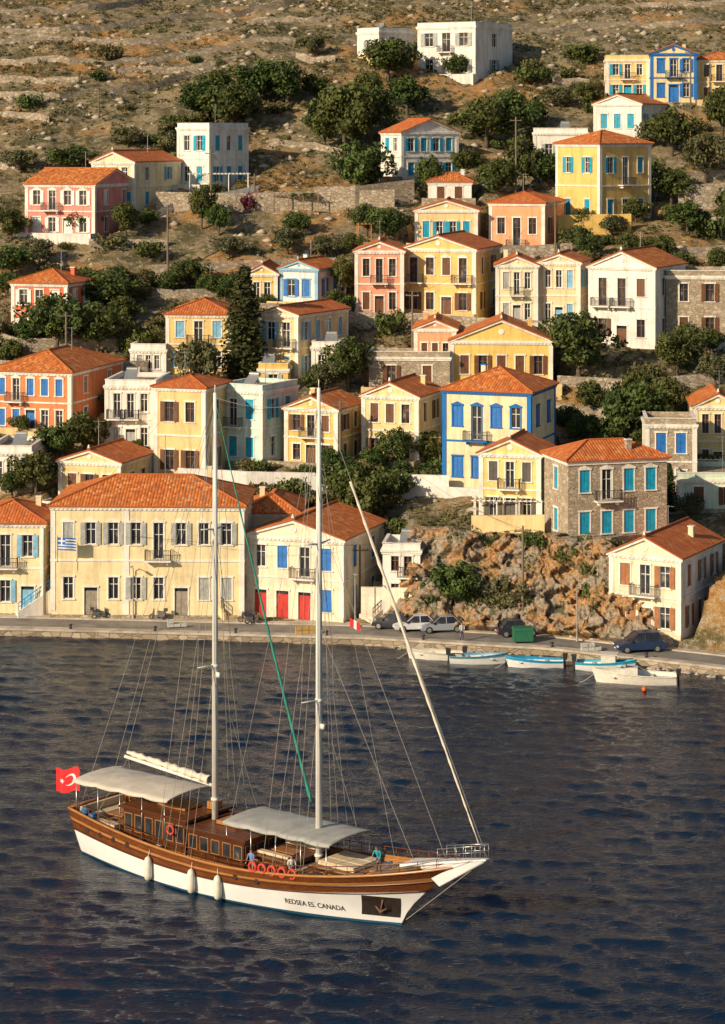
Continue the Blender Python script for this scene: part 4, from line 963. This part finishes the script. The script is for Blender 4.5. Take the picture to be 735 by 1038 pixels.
person('sailor',bw(18.6,-2.35,1.80),-1.2,(.7,.68,.62),(.08,.09,.14),.1,1,.2)
person('passenger',bw(3.9,-1.2,2.1),-.6,(.5,.06,.05),(.3,.26,.2),.1,1,.25)
person('passenger',bw(15.6,-2.5,1.62),-2.2,(.15,.25,.5),(.3,.26,.2),.1,1,.25)
person('pedestrian',onz(468,650,QZ-.07),-1.2,(.6,.6,.58),(.06,.07,.12),.05,1,.1)

# ---------------------------------------------------------------- small boats
def small_boat(px,py,L,hdg,hullc,stripe,kind='open'):
    X,Y,_=onz(px,py,0);e=empty('small_fishing_boat' if kind!='motor' else 'small_motorboat',(X,Y,0.02),math.radians(hdg));Bm=L*.17
    h=B();vs=[-.3,0,.35,.7,.8,1]
    def f(s,v,sg):
        w=Bm*(1-((max(s-.35,0))/.65)**2.2)*(.82+.18*min(1,s/.3))
        return ((-.5+s)*L+max(v,0)*.06*L*s,sg*w*(.72+.28*max(v,0))*(1 if v>=0 else .8),v*(.62+.35*s*s)*(L/5)**.5)
    for sg in (-1,1): h.grid([[f(i/18,v,sg) for v in vs] for i in range(19)],mf=lambda i,j:0 if j<3 else 1)
    h.grid([[f(0,v,-1),f(0,v,1)] for v in vs])
    zt=.48*(L/5)**.5
    h.grid([[(f(i/18,.6,-1)[0],f(i/18,.6,-1)[1]*.97,zt*.7),(f(i/18,.6,1)[0],f(i/18,.6,1)[1]*.97,zt*.7)] for i in range(19)],2)
    for sg in (-1,1): h.tube([f(i/18,1,sg) for i in range(19)],.045,6,1)
    h.obj('hull',[mat('boat_paint_%d'%int(sum(hullc)*50),hullc,.35,.08),mat('boat_trim_%d'%int(sum(c*(i+1) for i,c in enumerate(stripe))*50),stripe,.4,.1),mat('boat_inside',(.4,.42,.4),.7,.2)],e,True)
    d=B()
    for t in (-.2,.08,.28): d.box(t*L-.14,t*L+.14,-Bm*.85,Bm*.85,zt*.95,zt*.95+.05)
    d.hexa([(.3*L,-Bm*.6,zt*1.1),(.5*L,-.05,zt*1.3),(.5*L,.05,zt*1.3),(.3*L,Bm*.6,zt*1.1),(.3*L,-Bm*.6,zt*1.2),(.5*L,-.05,zt*1.4),(.5*L,.05,zt*1.4),(.3*L,Bm*.6,zt*1.2)])
    if kind=='motor': d.box(-.02*L,.14*L,-.5,.5,zt,zt+.75)
    if kind=='cabin': d.box(-.05*L,.2*L,-.6,.6,zt+.052,zt+.9);d.box(-.08*L,.23*L,-.7,.7,zt+.9,zt+.97)
    d.obj('thwarts_and_foredeck',mat('boat_white_trim',(.66,.62,.54),.6,.15),e,bev=.02)
    g=B()
    if kind=='motor':
        g.add([(.14*L,-.5,zt+.7),(.14*L,.5,zt+.7),(.10*L,.45,zt+1.15),(.10*L,-.45,zt+1.15)],[(0,1,2,3)])
    g.hexa([(-.5*L-.35,-.16,zt+.15),(-.5*L,-.16,zt+.15),(-.5*L,.16,zt+.15),(-.5*L-.35,.16,zt+.15),(-.5*L-.42,-.18,zt+.75),(-.5*L+.05,-.18,zt+.7),(-.5*L+.05,.18,zt+.7),(-.5*L-.42,.18,zt+.75)]);g.tube([(-.5*L-.15,0,zt+.2),(-.5*L-.2,0,-.4)],.08,8)
    g.obj('outboard_motor',mat('outboard_black',(.03,.03,.035),.35,.1),e,bev=.04)
    r=B();r.tube([(.5*L,0,zt*1.3),(.6*L+.3,.4,.1),(.7*L+1,.8,-.3)],.02,5);r.obj('mooring_rope',RP,e)
small_boat(442,668,4.8,172,(.76,.72,.64),(.6,.56,.46));small_boat(484,672,4.8,-8,(.70,.70,.66),(.10,.25,.35));small_boat(543,676,4.8,178,(.74,.74,.72),(.03,.30,.52))
small_boat(613,679,5.0,-12,(.78,.78,.76),(.04,.38,.55),'cabin');small_boat(645,692,6.8,172,(.78,.74,.64),(.74,.70,.60),'motor')
for px,py in ((653,700),):
    X,Y,_=onz(px,py,0);b=B();b.sphere((0,0,.12),.22);b.tube([(0,0,.3),(0,0,.42)],.05,6);b.obj('mooring_buoy',mat('buoy_orange',(.75,.13,.03),.4,.1),None,True,(X,Y,0))

# ---------------------------------------------------------------- vehicles
def car(px,py,hdg,col,suv=False,L=4.2):
    X,Y,_=onz(px,py,QZ-.07);e=empty('parked_car',(X,Y,QZ-.07),math.radians(hdg));Hh=1.72 if suv else 1.46;w=.88;k=L/4.2
    body=B();belt=.98 if suv else .86
    prof=[(-2.1,.35),(-2.1,.62),(-2.02,belt-.03),(-1.2,belt+.02),(1.0,belt),(1.55,belt-.07),(2.02,belt-.25),(2.1,.5),(2.05,.3),(-2.05,.28)]
    prof=[(x*k,z) for x,z in prof];n=len(prof)
    rows=[]
    for y,sx in ((-w,.985),(-w*.7,1.0),(w*.7,1.0),(w,.985)): rows.append([(x*sx,y*(1-.04*(z>.8)),z) for x,z in prof])
    body.grid(rows,close=True);body.add(rows[0],[tuple(range(n))]);body.add(rows[-1],[tuple(range(n))[::-1]])
    cab0=[(-1.85 if suv else -1.75,belt),(-1.55 if suv else -1.15,Hh),(.25,Hh),(1.05,belt)];cab0=[(x*k,z) for x,z in cab0]
    g=B();T=[]
    for y0,y1 in ((-w*.95,-w*.76),(w*.95,w*.76)): T.append([(x,(y0 if z<belt+.05 else y1),z) for x,z in cab0])
    g.add(T[0]+T[1],[(0,1,2,3),(7,6,5,4),(0,4,5,1),(2,6,7,3)])
    body.box(-1.52*k if suv else -1.12*k,.22*k,-w*.76,w*.76,Hh-.03,Hh+.035)
    for sg in (-1,1):
        for (xa,xb) in ((-1.80*k if suv else -1.7*k,-1.5*k if suv else -1.1*k),(-.35*k,-.33*k),(1.05*k,.25*k)):
            body.tube([(xa,sg*w*.955,belt),(xb,sg*w*.77,Hh)],.045,5)
    body.obj('body',mat('car_paint_%d'%int(sum(c*(i+1) for i,c in enumerate(col))*90),col,.25,.03),e,bev=.035);g.obj('windows',GLASS,e)
    wh=B()
    for x in (-1.32*k,1.32*k):
        for sg in (-1,1):
            wh.tube([(x,sg*(w-.2),.33),(x,sg*(w+.02),.33)],.33,18,0);wh.tube([(x,sg*(w+.02),.33),(x,sg*(w+.035),.33)],.2,12,1)
    wh.obj('wheels',[mat('tyre',(.02,.02,.02),.9),mat('alloy',(.45,.45,.45),.3,.1,3,.6)],e)
    lt=B()
    for sg in (-1,1): lt.box(1.99*k,2.09*k,sg*.62-.18,sg*.62+.18,.56,.70,0);lt.box(-2.12*k,-2.04*k,sg*.68-.12,sg*.68+.12,.6,.84,1);lt.box(.85*k,1.0*k,sg*.93-.09,sg*.93+.09,belt+.02,belt+.16,2)
    lt.box(2.08*k,2.12*k,-.26,.26,.38,.48,0);lt.box(-2.13*k,-2.09*k,-.26,.26,.5,.6,0)
    lt.obj('lights_and_plates',[mat('lamp_clear',(.7,.7,.68),.2),mat('tail_red',(.4,.02,.02),.3),IRON],e,bev=.01)
car(399,637,165,(.03,.035,.05),L=3.9);car(421,639,-172,(.62,.63,.64));car(447,640,-168,(.30,.32,.36));car(648,660,-168,(.02,.04,.10),True,4.5);car(524,644,12,(.04,.04,.045),L=4.0)
b=B();b.box(-.9,.9,-.55,.55,.15,1.15,0);b.hexa([(-.95,-.6,1.15),(.95,-.6,1.15),(.95,.6,1.15),(-.95,.6,1.15),(-.9,-.45,1.35),(.9,-.45,1.35),(.9,.55,1.4),(-.9,.55,1.4)],0)
for x in (-.7,.7):
    for y in (-.4,.4): b.tube([(x-.03,y,.1),(x+.03,y,.1)],.1,8,1)
b.obj('waste_container',[mat('bin_green',(.02,.14,.07),.5,.15),IRON],None,False,onz(530,651,QZ-.06),.1,.03)
def scooter(px,py,r):
    e=empty('parked_scooter',onz(px,py,QZ+.03),r);b=B()
    for x in (-.6,.6): b.torus((x,0,.27),.22,.06,'y',0,14,6)
    b.hexa([(-.75,-.14,.35),(-.1,-.12,.3),(-.1,.12,.3),(-.75,.14,.35),(-.8,-.14,.72),(-.05,-.12,.68),(-.05,.12,.68),(-.8,.14,.72)],1);b.box(-.1,.4,-.15,.15,.25,.33,1)
    b.hexa([(.38,-.17,.3),(.5,-.14,.3),(.5,.14,.3),(.38,.17,.3),(.36,-.13,.95),(.45,-.1,.95),(.45,.1,.95),(.36,.13,.95)],1);b.box(-.72,0,-.13,.13,.72,.8,0)
    b.tube([(.6,0,.27),(.42,0,1.0)],.035,6,0);b.tube([(.4,-.3,1.02),(.4,.3,1.02)],.02,6,0);b.sphere((.47,0,.92),.08,2);b.box(-.95,-.65,-.15,.15,.82,1.1,0)
    b.obj('frame_and_wheels',[IRON,mat('scooter_paint',(.12,.12,.14),.3),mat('lamp_clear',(.7,.7,.68))],e,bev=.01)
scooter(102,627,.2);scooter(250,631,2.8);scooter(257,632,.3);scooter(160,628,2.9)

# ---------------------------------------------------------------- poles, wires, lamps
tops=[]
def pole(px,py,hpx):
    x,y,z=ray(px,py);h=hpx/(F/y);b=B();b.tube([(0,0,-.8),(0,0,h)],[.15,.10],8);b.box(-.8,.8,-.06,.06,h-.55,h-.43)
    for q in (-.7,0,.7): b.tube([(q,0,h-.43),(q,0,h-.28)],.045,6)
    b.obj('utility_pole',woodm('pole_wood',(.13,.10,.07),(.24,.19,.14),.9,(4,4,.3)),None,False,(x,y,z),random.uniform(-.3,.3));tops.append((x,y,z+h-.3))
P0=[(45,623,96),(170,282,74),(186,478,84),(214,214,62),(530,642,108),(563,262,60),(418,350,54),(365,616,62),(523,205,86),(100,120,30),(640,330,60),(345,476,70),(67,378,62),(258,210,34),(700,110,60)]
for p in P0: pole(*p)
wi=B()
def wire(a,b,sag=1.2):
    a=Vector(a);b=Vector(b);wi.tube([a.lerp(b,i/14)-Vector((0,0,sag*4*(i/14)*(1-i/14))) for i in range(15)],.016,4)
for i,j in ((0,4),(0,2),(2,11),(11,4),(1,3),(3,13),(13,8),(8,5),(5,6),(6,11),(12,1),(5,10),(10,14),(7,4)): wire(tops[i],tops[j],1.0+.02*math.dist(tops[i],tops[j]))
for i in (0,4): wire(tops[i],(tops[i][0]+(-60 if i==0 else 50),tops[i][1],tops[i][2]),1.5)
wi.obj('power_lines',IRON)
def lamp(px,py):
    x,y,z=onz(px,py,QZ+.04);b=B();b.tube([(0,0,0),(0,0,.5)],[.13,.08],8);b.tube([(0,0,.5),(0,0,4.6),(0,-.3,5.0),(0,-1.0,5.15)],[.07,.05,.045,.04],8)
    b.hexa([(-.15,-1.5,5.06),(.15,-1.5,5.06),(.12,-.95,5.08),(-.12,-.95,5.08),(-.12,-1.45,5.2),(.12,-1.45,5.2),(.1,-.95,5.2),(-.1,-.95,5.2)]);b.obj('street_lamp',cache['galvanised'],None,False,(x,y,z))
for p in ((135,627),(360,635),(585,650)): lamp(*p)
X,Y,Zf=ray(70,628);b=B()
def gf(u,v): return (u,-.25*math.sin(u*3)*u*.4,v-.25*u*u*.2)
b.grid([[gf(1.7*i/12,1.2*j/9) for j in range(10)] for i in range(13)],mf=lambda i,j:(1 if (i<5 and j>3 and (i!=2 and j!=6)) else (0 if (i<5 and j>3) else (1 if j%2==0 else 0))));b.tube([(-.03,0,-1.2),(-.03,0,1.4)],.03,6,2)
b.obj('striped_flag',[cache['flag_white'],mat('flag_blue',(.03,.16,.5),.7),IRON],None,False,(X-.9,Y-1.2,Zf+6.8))
def pergola(px,py,w,d,h,m,leaf=False):
    x,y,z=ray(px,py);e=empty('pergola',(x,y,z),random.uniform(-.1,.1));b=B()
    for i in range(4):
        for yy in (0,d): b.tube([(-w/2+w*i/3,yy,-1.5),(-w/2+w*i/3,yy,h)],.07,6)
    for i in range(int(w/.5)+1): b.box(-w/2+i*.5-.03,-w/2+i*.5+.03,-.4,d+.3,h+.12,h+.2)
    for yy in (0,d): b.box(-w/2-.3,w/2+.3,yy-.05,yy+.05,h,h+.115)
    b.obj('frame',m,e)
    s=B();s.box(-w/2-.1,w/2+.1,-.3,d+.1,-2.5,-.0);s.obj('terrace_base',RW,e)
    if leaf:
        r=20;C=np.stack([rng.uniform(-w/2,w/2,r),rng.uniform(-.4,d,r),np.full(r,h+.2)],-1);V,Q,t=leaves(C,np.full(r,.55),60,.14,np.clip(.5+.3*rng.normal(size=r),0,1),.5);o=npmesh('vine_leaves',V,Q,[LG],None,t);o.parent=e
pergola(222,196,8,3,2.6,WHITE);pergola(420,470,5.5,3,2.7,mat('pergola_wood',(.3,.2,.12)),True);pergola(383,246,5,2.5,2.3,mat('pergola_orange',(.55,.22,.08)));pergola(515,536,6.5,2.2,2.6,WHITE);pergola(706,490,5,2,2.4,WHITE,True);pergola(300,216,6,2.5,2.2,mat('pergola_wood',(.3,.2,.12)),True)

# ---------------------------------------------------------------- light, sky, camera
w=bpy.data.worlds.new('World');scene.world=w;w.use_nodes=True;n=w.node_tree;n.nodes.clear()
o=n.nodes.new('ShaderNodeOutputWorld');bg=n.nodes.new('ShaderNodeBackground');sk=n.nodes.new('ShaderNodeTexSky')
sk.sky_type='NISHITA';sk.sun_disc=False;EL=24;sd=Vector((-.74,-.67,0)).normalized()
sk.sun_elevation=math.radians(EL);sk.sun_rotation=math.atan2(sd.x,sd.y)
bg.inputs[1].default_value=.08;n.links.new(sk.outputs[0],bg.inputs[0]);n.links.new(bg.outputs[0],o.inputs[0])
L=bpy.data.lights.new('sun','SUN');L.energy=5.0;L.angle=math.radians(.5);L.color=(1,.81,.57);lo=bpy.data.objects.new('sun',L);scene.collection.objects.link(lo)
dv=Vector((sd.x*math.cos(math.radians(EL)),sd.y*math.cos(math.radians(EL)),math.sin(math.radians(EL))))
lo.rotation_euler=dv.to_track_quat('Z','Y').to_euler();lo.location=(-100,-100,120)
cd=bpy.data.cameras.new('camera');co=bpy.data.objects.new('camera',cd);scene.collection.objects.link(co);scene.camera=co
co.location=(0,0,H);co.rotation_euler=(math.radians(90),0,0);cd.sensor_fit='HORIZONTAL';cd.sensor_width=36;cd.lens=F/735*36;cd.shift_y=-(519-HY)/735;cd.clip_end=8000;cd.clip_start=.5
scene.view_settings.view_transform='Standard';scene.view_settings.look='None';scene.view_settings.exposure=0
print('OBJS',len(bpy.data.objects))
